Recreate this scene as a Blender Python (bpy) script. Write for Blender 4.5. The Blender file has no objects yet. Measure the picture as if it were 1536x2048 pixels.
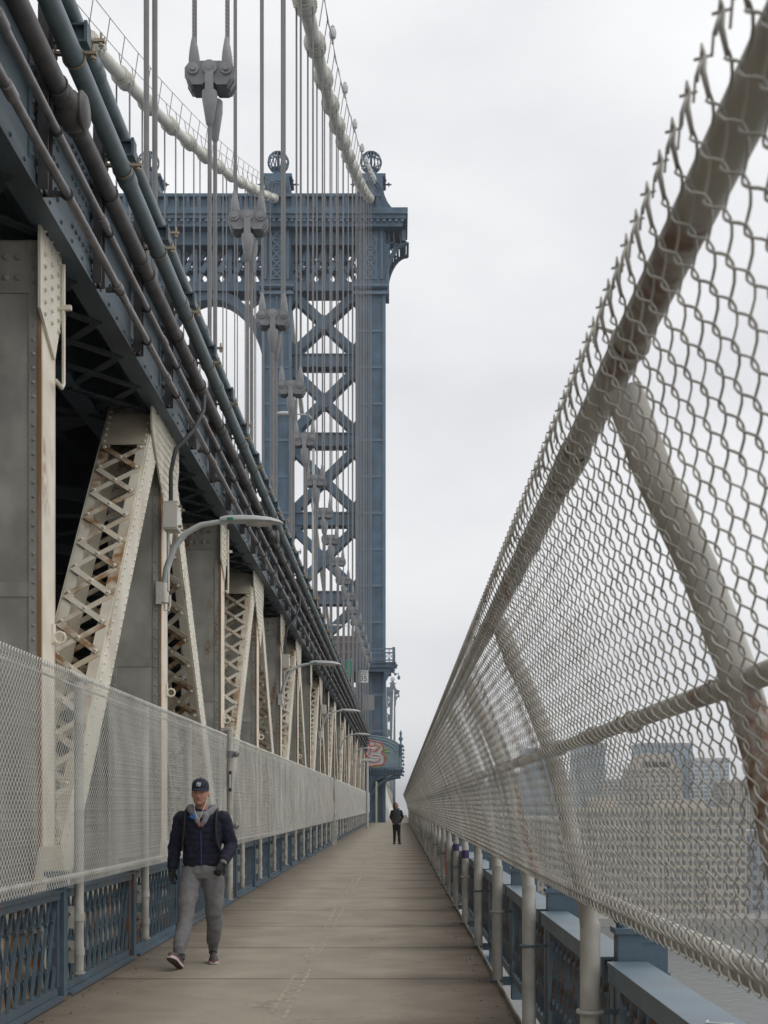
import bpy, bmesh, math, random
from mathutils import Vector, Matrix
R = math.radians
random.seed(7)
SC = bpy.context.scene
COL = SC.collection
# ------------------------------------------------------------------ camera, sky, sun, exposure
F_PX, VPX, VPY, EYE = 2600.0, 798.0, 1610.0, 1.55
cam = bpy.data.cameras.new('camera'); camo = bpy.data.objects.new('camera', cam); COL.objects.link(camo)
camo.location = (0, 0, EYE); camo.rotation_euler = (R(90), 0, 0)
cam.sensor_fit = 'VERTICAL'; cam.sensor_height = 36.0; cam.sensor_width = 27.0
cam.lens = 36.0 * F_PX / 2048.0
cam.shift_x = -(VPX - 768.0) / 2048.0
cam.shift_y = (VPY - 1024.0) / 2048.0
cam.clip_start = 0.05; cam.clip_end = 12000
cam.dof.use_dof = True; cam.dof.focus_distance = 13.0; cam.dof.aperture_fstop = 9.0
SC.camera = camo
SC.view_settings.view_transform = 'Standard'; SC.view_settings.look = 'None'
SC.view_settings.exposure = 0.10; SC.view_settings.gamma = 1.0; SC.view_settings.use_curve_mapping = False
SC.render.resolution_x = 768; SC.render.resolution_y = 1024

SUN_EL, SUN_AZ = R(58), R(105)      # azimuth clockwise from +Y: the brighter sky is to the right of the walkway
W = bpy.data.worlds.new('World'); SC.world = W; W.use_nodes = True
nt = W.node_tree; nt.nodes.clear()
def N(t, kind, **kw):
    n = t.nodes.new(kind)
    for k, v in kw.items(): setattr(n, k, v)
    return n
sky = N(nt, 'ShaderNodeTexSky', sky_type='NISHITA', sun_disc=False)
sky.sun_elevation = SUN_EL; sky.sun_rotation = SUN_AZ
tc = N(nt, 'ShaderNodeTexCoord'); mp = N(nt, 'ShaderNodeMapping'); mp.inputs['Scale'].default_value = (1.0, 1.0, 2.2)
mp.inputs['Location'].default_value = (3.1, 0.7, 1.9)
no = N(nt, 'ShaderNodeTexNoise'); no.inputs['Scale'].default_value = 2.9; no.inputs['Detail'].default_value = 5; no.inputs['Roughness'].default_value = .45
nt.links.new(tc.outputs['Generated'], mp.inputs['Vector']); nt.links.new(mp.outputs[0], no.inputs['Vector'])
cr = N(nt, 'ShaderNodeValToRGB'); cr.color_ramp.elements[0].position = .38; cr.color_ramp.elements[1].position = .62
cr.color_ramp.elements[0].color = (.735, .74, .76, 1); cr.color_ramp.elements[1].color = (.92, .922, .925, 1)
nt.links.new(no.outputs['Fac'], cr.inputs['Fac'])
sep = N(nt, 'ShaderNodeSeparateXYZ'); nt.links.new(tc.outputs['Generated'], sep.inputs[0])
mr = N(nt, 'ShaderNodeMapRange'); mr.inputs['From Min'].default_value = 0.0; mr.inputs['From Max'].default_value = 1.0
mr.inputs['To Min'].default_value = 1.05; mr.inputs['To Max'].default_value = 1.12
nt.links.new(sep.outputs['Z'], mr.inputs['Value'])
mul = N(nt, 'ShaderNodeVectorMath', operation='SCALE'); nt.links.new(cr.outputs['Color'], mul.inputs[0]); nt.links.new(mr.outputs[0], mul.inputs['Scale'])
bg1 = N(nt, 'ShaderNodeBackground'); bg1.inputs['Strength'].default_value = .08; nt.links.new(sky.outputs[0], bg1.inputs['Color'])
bg2 = N(nt, 'ShaderNodeBackground'); bg2.inputs['Strength'].default_value = 1.0; nt.links.new(mul.outputs[0], bg2.inputs['Color'])
mxs = N(nt, 'ShaderNodeMixShader'); mxs.inputs[0].default_value = .93
out = N(nt, 'ShaderNodeOutputWorld')
nt.links.new(bg1.outputs[0], mxs.inputs[1]); nt.links.new(bg2.outputs[0], mxs.inputs[2]); nt.links.new(mxs.outputs[0], out.inputs[0])

sl = bpy.data.lights.new('sun', 'SUN'); sl.energy = .85; sl.angle = R(40); sl.color = (1, .965, .91)
so = bpy.data.objects.new('sun', sl); COL.objects.link(so)
sd = Vector((math.sin(SUN_AZ)*math.cos(SUN_EL), math.cos(SUN_AZ)*math.cos(SUN_EL), math.sin(SUN_EL)))
so.rotation_euler = (-sd).to_track_quat('-Z', 'Y').to_euler(); so.location = (40, 0, 60)

# ------------------------------------------------------------------ materials
M = {}
def pmat(name, col, rough=.6, metal=0.0, var=.15, scale=3.0, rust=0.0, rscale=1.2, dirt=0.0, dscale=.8, dcol=(.10, .075, .05), bump=.15, bscale=40.0, edge=None, rcol=(.23, .095, .03), dust=0.0):
    m = bpy.data.materials.new(name); m.use_nodes = True; t = m.node_tree; L = t.links
    b = t.nodes['Principled BSDF']; b.inputs['Roughness'].default_value = rough; b.inputs['Metallic'].default_value = metal
    tc = N(t, 'ShaderNodeTexCoord'); oi = N(t, 'ShaderNodeObjectInfo')
    sc = N(t, 'ShaderNodeMath', operation='MULTIPLY'); sc.inputs[1].default_value = 57.0; L.new(oi.outputs['Random'], sc.inputs[0])
    ad = N(t, 'ShaderNodeVectorMath', operation='ADD'); L.new(tc.outputs['Object'], ad.inputs[0]); L.new(sc.outputs[0], ad.inputs[1])
    def noise(s, det=4, st=None):
        n = N(t, 'ShaderNodeTexNoise'); n.inputs['Scale'].default_value = s; n.inputs['Detail'].default_value = det
        if st:
            mp = N(t, 'ShaderNodeMapping'); mp.inputs['Scale'].default_value = st; L.new(ad.outputs[0], mp.inputs['Vector']); L.new(mp.outputs[0], n.inputs['Vector'])
        else: L.new(ad.outputs[0], n.inputs['Vector'])
        return n.outputs['Fac']
    def ramp(src, a, c):
        r = N(t, 'ShaderNodeMapRange'); r.inputs['From Min'].default_value = a; r.inputs['From Max'].default_value = c; L.new(src, r.inputs['Value']); return r.outputs[0]
    def mix(fac, a, c):
        x = N(t, 'ShaderNodeMix', data_type='RGBA')
        if isinstance(fac, float): x.inputs[0].default_value = fac
        else: L.new(fac, x.inputs[0])
        for i, q in ((6, a), (7, c)):
            if isinstance(q, tuple): x.inputs[i].default_value = (*q, 1)
            else: L.new(q, x.inputs[i])
        return x.outputs[2]
    lo = tuple(c*(1-var) for c in col); hi = tuple(min(1, c*(1+var)) for c in col)
    cur = mix(ramp(noise(scale, 6), .32, .68), lo, hi)
    if dirt:
        f = ramp(noise(dscale, 8, (1, 1, .35)), .62-dirt*.35, .80)
        mm = N(t, 'ShaderNodeMath', operation='MULTIPLY'); mm.inputs[1].default_value = min(.85, .35+dirt); L.new(f, mm.inputs[0])
        cur = mix(mm.outputs[0], cur, dcol)
    if rust:
        f = ramp(noise(rscale, 9, (1, 1, .25)), .70-rust*.3, .76-rust*.28)
        f2 = ramp(noise(rscale*9, 5), .35, .6)
        mm = N(t, 'ShaderNodeMath', operation='MULTIPLY'); L.new(f, mm.inputs[0]); L.new(f2, mm.inputs[1])
        cur = mix(mm.outputs[0], cur, rcol)
    if edge:       # rust creeping in from the two long edges of a plate; edge = (axis index, half width)
        sp = N(t, 'ShaderNodeSeparateXYZ'); L.new(tc.outputs['Object'], sp.inputs[0])
        ab = N(t, 'ShaderNodeMath', operation='ABSOLUTE'); L.new(sp.outputs[edge[0]], ab.inputs[0])
        e = ramp(ab.outputs[0], edge[1]-.10, edge[1]+.01)
        n2 = noise(1.3, 6, (2, 2, .4))
        s2 = N(t, 'ShaderNodeMath', operation='ADD'); L.new(e, s2.inputs[0]); L.new(n2, s2.inputs[1])
        f = ramp(s2.outputs[0], .92, 1.42)
        cur = mix(f, cur, (.30, .15, .055))
    L.new(cur, b.inputs['Base Color'])
    if bump:
        bp = N(t, 'ShaderNodeBump'); bp.inputs['Strength'].default_value = bump; bp.inputs['Distance'].default_value = .01
        L.new(noise(bscale, 5), bp.inputs['Height']); L.new(bp.outputs[0], b.inputs['Normal'])
    M[name] = m
    return m
pmat('cream_paint', (.71, .66, .55), .55, var=.10, rust=.30, dirt=.30, dcol=(.30, .24, .16))
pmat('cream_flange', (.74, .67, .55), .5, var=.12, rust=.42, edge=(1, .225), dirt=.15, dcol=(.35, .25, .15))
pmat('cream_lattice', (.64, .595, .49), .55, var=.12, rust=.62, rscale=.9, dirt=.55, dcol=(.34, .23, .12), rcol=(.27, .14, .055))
pmat('shaded_grimy_web', (.40, .39, .345), .7, var=.22, scale=2.6, rust=.22, rscale=2.2, dirt=.6, dscale=2.2, dcol=(.22, .21, .18))  # dirty paint, base also darkened to paint in the shade on the webs
pmat('tower_blue', (.082, .138, .195), .55, var=.24, scale=.9, rust=.1, dirt=.5, dcol=(.05, .07, .09), bump=.05)
pmat('tower_trim', (.11, .17, .23), .5, var=.12, scale=1.0, bump=.05)
pmat('rail_blue', (.075, .118, .153), .5, var=.2, rust=.28, rscale=3, dirt=.25)
pmat('rail_blue_light', (.115, .165, .205), .45, var=.12, rust=.1, rscale=3, dirt=.3)
pmat('rail_rusty', (.09, .13, .16), .65, var=.25, rust=.8, rscale=5, rcol=(.13, .075, .05))
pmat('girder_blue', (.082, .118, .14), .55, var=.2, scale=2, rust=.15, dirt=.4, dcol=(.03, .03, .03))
pmat('under_blue_shaded', (.032, .043, .05), .7, var=.3, scale=2, rust=.15, dirt=.5, dcol=(.02, .02, .02))  # girder blue darkened: shade under the deck put into the paint
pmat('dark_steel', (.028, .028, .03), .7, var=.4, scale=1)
pmat('pipe_blue', (.14, .19, .21), .45, var=.12, scale=6, dirt=.35, dcol=(.10, .10, .09))
pmat('pipe_dark', (.085, .078, .077), .5, var=.3, scale=5, rust=.2, dirt=.3)
pmat('conduit', (.21, .197, .20), .42, metal=.35, var=.2, scale=7, rust=.2, dirt=.35)
pmat('channel_dark', (.045, .042, .045), .6, var=.3, scale=5)
pmat('brass', (.30, .24, .17), .45, metal=.5, var=.3, scale=9)
pmat('socket_grey', (.26, .26, .265), .5, var=.12, scale=5, dirt=.3, dcol=(.16, .16, .16))
pmat('socket_dark', (.20, .205, .215), .55, var=.15, scale=5, dirt=.3, dcol=(.1, .1, .1))
pmat('rod_grey', (.19, .185, .185), .5, var=.12, scale=4, dirt=.3, dcol=(.18, .17, .16))
pmat('cable_white', (.70, .69, .62), .55, var=.08, scale=2, dirt=.45, dcol=(.42, .41, .36))
pmat('fence_pipe', (.47, .46, .415), .5, var=.22, scale=7, rust=.30, rscale=3.5, dirt=.6, dscale=3.5, dcol=(.20, .17, .13), rcol=(.20, .10, .06))
pmat('fence_pipe_rusty', (.42, .40, .35), .5, var=.14, scale=5, rust=.68, rscale=2.0, dirt=.55, dcol=(.19, .16, .13), rcol=(.17, .10, .07))
pmat('fence_wire', (.39, .375, .335), .5, var=.25, scale=6, rust=.22, rscale=2, dirt=.3, dcol=(.25, .2, .15), bump=0)
pmat('fence_wire_light', (.80, .80, .75), .5, var=.08, scale=3, dirt=.15, dcol=(.35, .3, .25), bump=0)
pmat('lamp_grey', (.47, .49, .48), .4, var=.06, scale=6, dirt=.15, dcol=(.3, .3, .28))
pmat('lamp_lens', (.50, .46, .42), .25, var=.05, scale=6)
pmat('white_box', (.62, .60, .53), .5, var=.08, rust=.1)
pmat('black_rubber', (.03, .03, .035), .6, var=.2)
# people
pmat('skin', (.45, .235, .165), .5, var=.06, scale=8, bump=.03)
pmat('lips', (.34, .13, .11), .5, var=.03)
pmat('eye_dark', (.04, .03, .025), .3, var=.03)
pmat('navy_quilt', (.008, .009, .026), .85, var=.25, scale=14, bump=.5, bscale=45)
pmat('navy_cap', (.010, .014, .034), .75, var=.15, scale=14, bump=.3, bscale=200)
pmat('white_thread', (.75, .75, .78), .7, var=.03)
pmat('blue_lining', (.02, .13, .42), .6, var=.05)
pmat('zip_blue', (.03, .06, .17), .5, var=.05)
pmat('hood_grey', (.21, .21, .22), .9, var=.15, scale=30, bump=.4, bscale=150)
pmat('sweat_grey', (.185, .182, .185), .9, var=.12, scale=18, bump=.5, bscale=60)
pmat('shirt_grey', (.42, .44, .46), .85, var=.06, scale=12)
pmat('glove_black', (.012, .012, .013), .7, var=.2)
pmat('shoe_grey', (.075, .06, .07), .7, var=.3, scale=20)
pmat('shoe_sole', (.55, .53, .52), .6, var=.06)
pmat('shoe_red', (.45, .06, .08), .6, var=.1)
pmat('shoe_tread', (.12, .085, .06), .8, var=.2)
pmat('strap_black', (.015, .015, .014), .8, var=.2)
pmat('jacket_charcoal', (.045, .047, .05), .85, var=.2, scale=20, bump=.3)
pmat('black_cloth', (.011, .011, .013), .85, var=.2, scale=20)
pmat('hair_dark', (.014, .010, .009), .5, var=.3, scale=30, bump=.6, bscale=90)
# signs and tower bits
pmat('sign_white', (.62, .63, .60), .5, var=.05); pmat('sign_black', (.02, .02, .02), .5, var=.05)
pmat('sign_green', (.02, .22, .14), .5, var=.05); pmat('plate_brown', (.12, .10, .10), .6, var=.1)
pmat('graf_white', (.55, .60, .60), .6, var=.08); pmat('graf_red', (.62, .10, .10), .6, var=.1)
pmat('pale_green', (.50, .58, .36), .6, var=.1); pmat('graf_green', (.36, .48, .08), .6, var=.1); pmat('graf_pink', (.62, .30, .30), .6, var=.1)
pmat('graf_purple', (.05, .03, .11), .6, var=.1)
pmat('canopy_blue', (.20, .28, .31), .5, var=.12, scale=1.5)
pmat('tarp', (.60, .61, .58), .4, var=.1, scale=3, dirt=.3, dcol=(.3, .3, .28))
pmat('granite', (.30, .29, .27), .8, var=.15, scale=.5)
# buildings; colours lightened, so part of the haze is painted in
pmat('bld_beige', (.46, .42, .35), .8, var=.07, scale=.05, bump=0); pmat('bld_tan', (.42, .385, .325), .8, var=.07, scale=.05, bump=0)
pmat('bld_grey', (.34, .37, .41), .8, var=.07, scale=.05, bump=0); pmat('bld_glass', (.22, .30, .37), .25, var=.1, scale=.05, bump=0)
pmat('bld_pale', (.48, .48, .47), .8, var=.05, scale=.05, bump=0); pmat('bld_brick', (.20, .10, .08), .85, var=.1, scale=.1, bump=0)
pmat('bld_window', (.11, .13, .14), .3, var=.2, scale=.2, bump=0); pmat('bld_window_blue', (.17, .27, .34), .2, var=.15, scale=.2, bump=0)

def custom_floor():
    m = bpy.data.materials.new('walkway_concrete'); m.use_nodes = True; t = m.node_tree; L = t.links
    b = t.nodes['Principled BSDF']; b.inputs['Roughness'].default_value = .85
    g = N(t, 'ShaderNodeNewGeometry'); sp = N(t, 'ShaderNodeSeparateXYZ'); L.new(g.outputs['Position'], sp.inputs[0])
    tco = N(t, 'ShaderNodeTexCoord'); spo = N(t, 'ShaderNodeSeparateXYZ'); L.new(tco.outputs['Object'], spo.inputs[0])
    oi = N(t, 'ShaderNodeObjectInfo')
    def noise(s, det, st=(1, 1, 1), ro=.55):
        n = N(t, 'ShaderNodeTexNoise'); n.inputs['Scale'].default_value = s; n.inputs['Detail'].default_value = det; n.inputs['Roughness'].default_value = ro
        mp = N(t, 'ShaderNodeMapping'); mp.inputs['Scale'].default_value = st; L.new(g.outputs['Position'], mp.inputs['Vector']); L.new(mp.outputs[0], n.inputs['Vector']); return n.outputs['Fac']
    def rng(s, a, c, d=0.0, e=1.0):
        r = N(t, 'ShaderNodeMapRange'); r.inputs['From Min'].default_value = a; r.inputs['From Max'].default_value = c
        r.inputs['To Min'].default_value = d; r.inputs['To Max'].default_value = e; L.new(s, r.inputs['Value']); return r.outputs[0]
    def math_(op, a, c):
        x = N(t, 'ShaderNodeMath', operation=op)
        for i, q in enumerate((a, c)):
            if isinstance(q, (int, float)): x.inputs[i].default_value = q
            else: L.new(q, x.inputs[i])
        return x.outputs[0]
    def mix(f, a, c, mode='MIX'):
        x = N(t, 'ShaderNodeMix', data_type='RGBA', blend_type=mode)
        if isinstance(f, float): x.inputs[0].default_value = f
        else: L.new(f, x.inputs[0])
        for i, q in ((6, a), (7, c)):
            if isinstance(q, tuple): x.inputs[i].default_value = (*q, 1)
            else: L.new(q, x.inputs[i])
        return x.outputs[2]
    base = mix(rng(noise(1.3, 8), .35, .65), (.300, .262, .205), (.372, .330, .263))
    slab = rng(oi.outputs['Random'], 0, 1, .965, 1.03)
    vs = N(t, 'ShaderNodeVectorMath', operation='SCALE'); L.new(base, vs.inputs[0]); L.new(slab, vs.inputs['Scale']); base = vs.outputs[0]
    base = mix(rng(noise(95, 3), .58, .72, 0, .55), base, (.15, .125, .095))
    base = mix(rng(noise(130, 2, ro=.4), .62, .75, 0, .5), base, (.55, .48, .38))
    base = mix(rng(noise(23, 7, (1, 1, 1), .7), .50, .70, 0, .35), base, (.22, .18, .135))
    # dirt washed to the two edges
    nx = noise(1.7, 6, (1, 1.6, 1))
    r_ = math_('SUBTRACT', .92, sp.outputs['X']); l_ = math_('ADD', sp.outputs['X'], 2.7)
    er = rng(math_('ADD', r_, math_('MULTIPLY', nx, .9)), .45, 1.55, 1, 0); el = rng(math_('ADD', l_, math_('MULTIPLY', nx, .9)), .50, 1.60, 1, 0)
    base = mix(math_('MULTIPLY', er, .88), base, (.085, .058, .036)); base = mix(math_('MULTIPLY', el, .88), base, (.085, .062, .042))
    # grime fanning from the joints at the right edge
    dj = math_('ABSOLUTE', spo.outputs['Y'], 0)
    jn = rng(math_('ADD', dj, math_('MULTIPLY', nx, -.35)), .62, .98, 0, 1)
    side = rng(sp.outputs['X'], -.6, .8, 0, 1)
    base = mix(math_('MULTIPLY', math_('MULTIPLY', jn, side), .75), base, (.075, .055, .04))
    eg = rng(dj, 1.215, 1.24, 0, 1); ers = rng(oi.outputs['Random'], 0, 1, .05, .7)
    base = mix(math_('MULTIPLY', eg, ers), base, (.05, .042, .035))
    base = mix(rng(noise(.55, 5, (1, .45, 1), .6), .52, .68, 0, .38), base, (.215, .175, .13))
    # hairline cracks and dark spots of gum and oil
    vc = N(t, 'ShaderNodeTexVoronoi', feature='DISTANCE_TO_EDGE'); vc.inputs['Scale'].default_value = .8
    dn = N(t, 'ShaderNodeTexNoise'); dn.inputs['Scale'].default_value = 3; dn.inputs['Detail'].default_value = 6; L.new(g.outputs['Position'], dn.inputs['Vector'])
    va = N(t, 'ShaderNodeVectorMath', operation='MULTIPLY_ADD'); L.new(dn.outputs['Color'], va.inputs[0]); va.inputs[1].default_value = (.9, .9, 0); L.new(g.outputs['Position'], va.inputs[2]); L.new(va.outputs[0], vc.inputs['Vector'])
    ck = math_('MULTIPLY', rng(vc.outputs['Distance'], .002, .009, 1, 0), rng(noise(.7, 3), .50, .60))
    base = mix(math_('MULTIPLY', ck, .6), base, (.10, .085, .07))
    vs_ = N(t, 'ShaderNodeTexVoronoi', feature='F1'); vs_.inputs['Scale'].default_value = 2.6; L.new(g.outputs['Position'], vs_.inputs['Vector'])
    gm = math_('MULTIPLY', rng(vs_.outputs['Distance'], .035, .06, 1, 0), rng(noise(5, 2), .50, .58))
    base = mix(math_('MULTIPLY', gm, .55), base, (.11, .095, .08))
    # worn tyre/scuff patch
    sx = rng(math_('ABSOLUTE', math_('SUBTRACT', sp.outputs['X'], .08), 0), .06, .22, 1, 0)
    sc = math_('MULTIPLY', sx, rng(noise(26, 5, (1, .8, 1)), .50, .62)); sc = math_('MULTIPLY', sc, rng(noise(.45, 1, (0, 1, 0)), .48, .6))
    base = mix(math_('MULTIPLY', sc, .5), base, (.13, .11, .10))
    L.new(base, b.inputs['Base Color'])
    bp = N(t, 'ShaderNodeBump'); bp.inputs['Strength'].default_value = .35; bp.inputs['Distance'].default_value = .006
    L.new(noise(90, 5), bp.inputs['Height']); L.new(bp.outputs[0], b.inputs['Normal'])
    M['floor'] = m
custom_floor()
def worn_paint():
    m = bpy.data.materials.new('worn_yellow_paint'); m.use_nodes = True; t = m.node_tree; L = t.links
    b = t.nodes['Principled BSDF']; b.inputs['Roughness'].default_value = .8; b.inputs['Base Color'].default_value = (.60, .56, .45, 1)
    g = N(t, 'ShaderNodeNewGeometry'); n = N(t, 'ShaderNodeTexNoise'); n.inputs['Scale'].default_value = 9; n.inputs['Detail'].default_value = 9; n.inputs['Roughness'].default_value = .7
    L.new(g.outputs['Position'], n.inputs['Vector'])
    r = N(t, 'ShaderNodeMapRange'); r.inputs['From Min'].default_value = .40; r.inputs['From Max'].default_value = .56; r.inputs['To Max'].default_value = .48; L.new(n.outputs['Fac'], r.inputs['Value'])
    L.new(r.outputs[0], b.inputs['Alpha']); M['worn_paint'] = m
worn_paint()
def water_mat():
    m = bpy.data.materials.new('river_water'); m.use_nodes = True; t = m.node_tree; L = t.links
    b = t.nodes['Principled BSDF']; b.inputs['Roughness'].default_value = .22; b.inputs['Base Color'].default_value = (.12, .13, .125, 1)
    g = N(t, 'ShaderNodeNewGeometry'); n = N(t, 'ShaderNodeTexNoise'); n.inputs['Scale'].default_value = .35; n.inputs['Detail'].default_value = 8; n.inputs['Roughness'].default_value = .6
    mp = N(t, 'ShaderNodeMapping'); mp.inputs['Scale'].default_value = (1, .6, 1); L.new(g.outputs['Position'], mp.inputs[0]); L.new(mp.outputs[0], n.inputs['Vector'])
    bp = N(t, 'ShaderNodeBump'); bp.inputs['Strength'].default_value = .9; bp.inputs['Distance'].default_value = 1.2
    L.new(n.outputs['Fac'], bp.inputs['Height']); L.new(bp.outputs[0], b.inputs['Normal']); M['water'] = m
water_mat()
def rope_mat():
    m = bpy.data.materials.new('twisted_wire_rope'); m.use_nodes = True; t = m.node_tree; L = t.links
    b = t.nodes['Principled BSDF']; b.inputs['Roughness'].default_value = .5; b.inputs['Base Color'].default_value = (.20, .195, .20, 1); b.inputs['Metallic'].default_value = .2
    tc = N(t, 'ShaderNodeTexCoord'); wv = N(t, 'ShaderNodeTexWave', wave_type='BANDS', bands_direction='DIAGONAL'); wv.inputs['Scale'].default_value = 9; wv.inputs['Distortion'].default_value = .3
    L.new(tc.outputs['Object'], wv.inputs['Vector'])
    mx = N(t, 'ShaderNodeMix', data_type='RGBA'); mx.inputs[6].default_value = (.15, .145, .145, 1); mx.inputs[7].default_value = (.25, .245, .25, 1)
    L.new(wv.outputs['Fac'], mx.inputs[0]); L.new(mx.outputs[2], b.inputs['Base Color'])
    bp = N(t, 'ShaderNodeBump'); bp.inputs['Strength'].default_value = .8; bp.inputs['Distance'].default_value = .01; L.new(wv.outputs['Fac'], bp.inputs['Height']); L.new(bp.outputs[0], b.inputs['Normal'])
    M['rope'] = m
rope_mat()

# ------------------------------------------------------------------ helpers
def fr(d, up=Vector((0, 0, 1))):
    d = d.normalized()
    if abs(d.dot(up)) > .98: up = Vector((0, 1, 0)) if abs(d.y) < .9 else Vector((1, 0, 0))
    s = d.cross(up).normalized(); u = s.cross(d).normalized(); return s, u
class MB:
    def __init__(s): s.v = []; s.f = []; s.sm = []; s.k = []
    def add(s, vs, fs, smooth=False):
        s.k.append((len(s.v), len(s.f))); o = len(s.v); s.v += [tuple(p) for p in vs]; s.f += [tuple(i+o for i in f) for f in fs]; s.sm += [smooth]*len(fs); return s
    def box(s, x0, x1, y0, y1, z0, z1):
        x0, x1 = sorted((x0, x1)); y0, y1 = sorted((y0, y1)); z0, z1 = sorted((z0, z1))
        return s.add([(x0,y0,z0),(x1,y0,z0),(x1,y1,z0),(x0,y1,z0),(x0,y0,z1),(x1,y0,z1),(x1,y1,z1),(x0,y1,z1)],
                     [(0,3,2,1),(4,5,6,7),(0,1,5,4),(1,2,6,5),(2,3,7,6),(3,0,4,7)])
    def beam(s, p0, p1, w, h, up=(0,0,1)):
        p0 = Vector(p0); p1 = Vector(p1); a, u = fr(p1-p0, Vector(up)); a = a*w/2; u = u*h/2
        return s.add([p0-a-u, p0+a-u, p0+a+u, p0-a+u, p1-a-u, p1+a-u, p1+a+u, p1-a+u],
                     [(0,1,2,3),(7,6,5,4),(0,4,5,1),(1,5,6,2),(2,6,7,3),(3,7,4,0)])
    def tube(s, pts, r, n=8, closed=False, up=(0,0,1), b=None, caps=True):
        pts = [Vector(p) for p in pts]; k = len(pts); vs = []; U = Vector(up); pu = None
        for i, p in enumerate(pts):
            if closed: d = pts[(i+1) % k]-pts[i-1]
            else: d = pts[min(i+1, k-1)]-pts[max(i-1, 0)]
            d.normalize()
            if pu is None: a, u = fr(d, U)
            else:
                a = d.cross(pu)
                if a.length < 1e-4: a, u = fr(d, U)
                else: a.normalize(); u = a.cross(d).normalized()
            pu = u
            ra = r[i] if isinstance(r, (list, tuple)) else r
            rb = ra if b is None else (b[i] if isinstance(b, (list, tuple)) else b)
            for j in range(n):
                t = 2*math.pi*j/n; vs.append(p + a*ra*math.cos(t) + u*rb*math.sin(t))
        fs = []
        for i in range(k if closed else k-1):
            o = i*n; q = ((i+1) % k)*n
            for j in range(n): fs.append((o+j, o+(j+1) % n, q+(j+1) % n, q+j))
        s.add(vs, fs, True)
        if caps and not closed:
            o = len(s.v)-k*n
            s.f += [tuple(o+n-1-j for j in range(n)), tuple(o+(k-1)*n+j for j in range(n))]; s.sm += [False, False]
        return s
    def lathe(s, prof, c, n=12, axis='z', sx=1, sy=1):
        vs = []
        for r, z in prof:
            for j in range(n):
                t = 2*math.pi*j/n; a, b_ = r*math.cos(t)*sx, r*math.sin(t)*sy
                p = {'z': (a, b_, z), 'y': (a, z, b_), 'x': (z, a, b_)}[axis]; vs.append((c[0]+p[0], c[1]+p[1], c[2]+p[2]))
        fs = []
        for i in range(len(prof)-1):
            for j in range(n):
                q = (i*n+j, i*n+(j+1) % n, (i+1)*n+(j+1) % n, (i+1)*n+j); fs.append(q if axis != 'y' else q[::-1])
        return s.add(vs, fs, True)
    def prism(s, poly, axis, d0, d1):
        n = len(poly); P = lambda a, b, d: {'x': (d, a, b), 'y': (a, d, b), 'z': (a, b, d)}[axis]
        vs = [P(a, b, d0) for a, b in poly]+[P(a, b, d1) for a, b in poly]
        fs = [tuple(range(n))[::-1], tuple(range(n, 2*n))]+[(i, (i+1) % n, n+(i+1) % n, n+i) for i in range(n)]
        return s.add(vs, fs)
    def rivet(s, p, nrm, r=.018, h=.012, n=6):
        p = Vector(p); nn = Vector(nrm).normalized(); a, u = fr(nn)
        vs = [p + a*r*math.cos(2*math.pi*j/n)+u*r*math.sin(2*math.pi*j/n) for j in range(n)]
        vs += [p + nn*h*.75 + (a*math.cos(2*math.pi*j/n)+u*math.sin(2*math.pi*j/n))*r*.65 for j in range(n)]+[p+nn*h]
        return s.add(vs, [(j, (j+1) % n, n+(j+1) % n, n+j) for j in range(n)]+[(n+j, n+(j+1) % n, 2*n) for j in range(n)], True)
    def ell(s, c, rx, ry, rz, n=14, m=9):
        return s.lathe([(max(1e-4, math.sin(math.pi*i/m)), -math.cos(math.pi*i/m)*rz) for i in range(m+1)], c, n, 'z', rx, ry)
    def mesh(s, name, mat):
        me = bpy.data.meshes.new(name); me.from_pydata(s.v, [], s.f); me.materials.append(M[mat] if isinstance(mat, str) else mat)
        me.polygons.foreach_set('use_smooth', s.sm); me.update()
        if len(s.v) < 6000: me.set_sharp_from_angle(angle=R(42))
        return me
    def each(s, name, mat, parent=None, loc=(0,0,0), c=1, label=None):
        r = []
        for i in range(0, len(s.k), c):
            v0 = s.k[i][0]; f0 = s.k[i][1]; v1, f1 = (s.k[i+c] if i+c < len(s.k) else (len(s.v), len(s.f)))
            m = MB(); m.v = s.v[v0:v1]; m.f = [tuple(q-v0 for q in f) for f in s.f[f0:f1]]; m.sm = s.sm[f0:f1]; r.append(m.build(name, mat, parent, loc))
        return r
    def build(s, name, mat, parent=None, loc=(0,0,0), kind=None):
        return place(name, s.mesh(name, mat), parent, loc, kind)
def place(name, me, parent=None, loc=(0,0,0), kind=None, rz=0, label=None):
    o = bpy.data.objects.new(name, me); COL.objects.link(o); o.location = loc
    if rz: o.rotation_euler = (0, 0, rz)
    if parent: o.parent = parent
    if kind: o['kind'] = kind
    if label: o['label'] = label
    return o
def thing(name, label, cat, loc=(0,0,0), group=None, kind=None):
    o = bpy.data.objects.new(name, None); COL.objects.link(o); o.location = loc; o.empty_display_size = .2
    return tag(o, label, cat, group, kind)
def tag(o, label=None, cat=None, group=None, kind=None):
    if label: o['label'] = label
    if cat: o['category'] = cat
    if group: o['group'] = group
    if kind: o['kind'] = kind
    return o
CH = {}
def copy_tree(root, loc, label=None):
    kids = {}
    for o in COL.objects:
        if o.parent: kids.setdefault(o.parent, []).append(o)
    def rec(o, par):
        c = o.copy(); COL.objects.link(c)
        if par: c.parent = par
        for k in kids.get(o, []): rec(k, c)
        return c
    c = rec(root, None); c.location = loc
    if label: c['label'] = label
    return c
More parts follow.
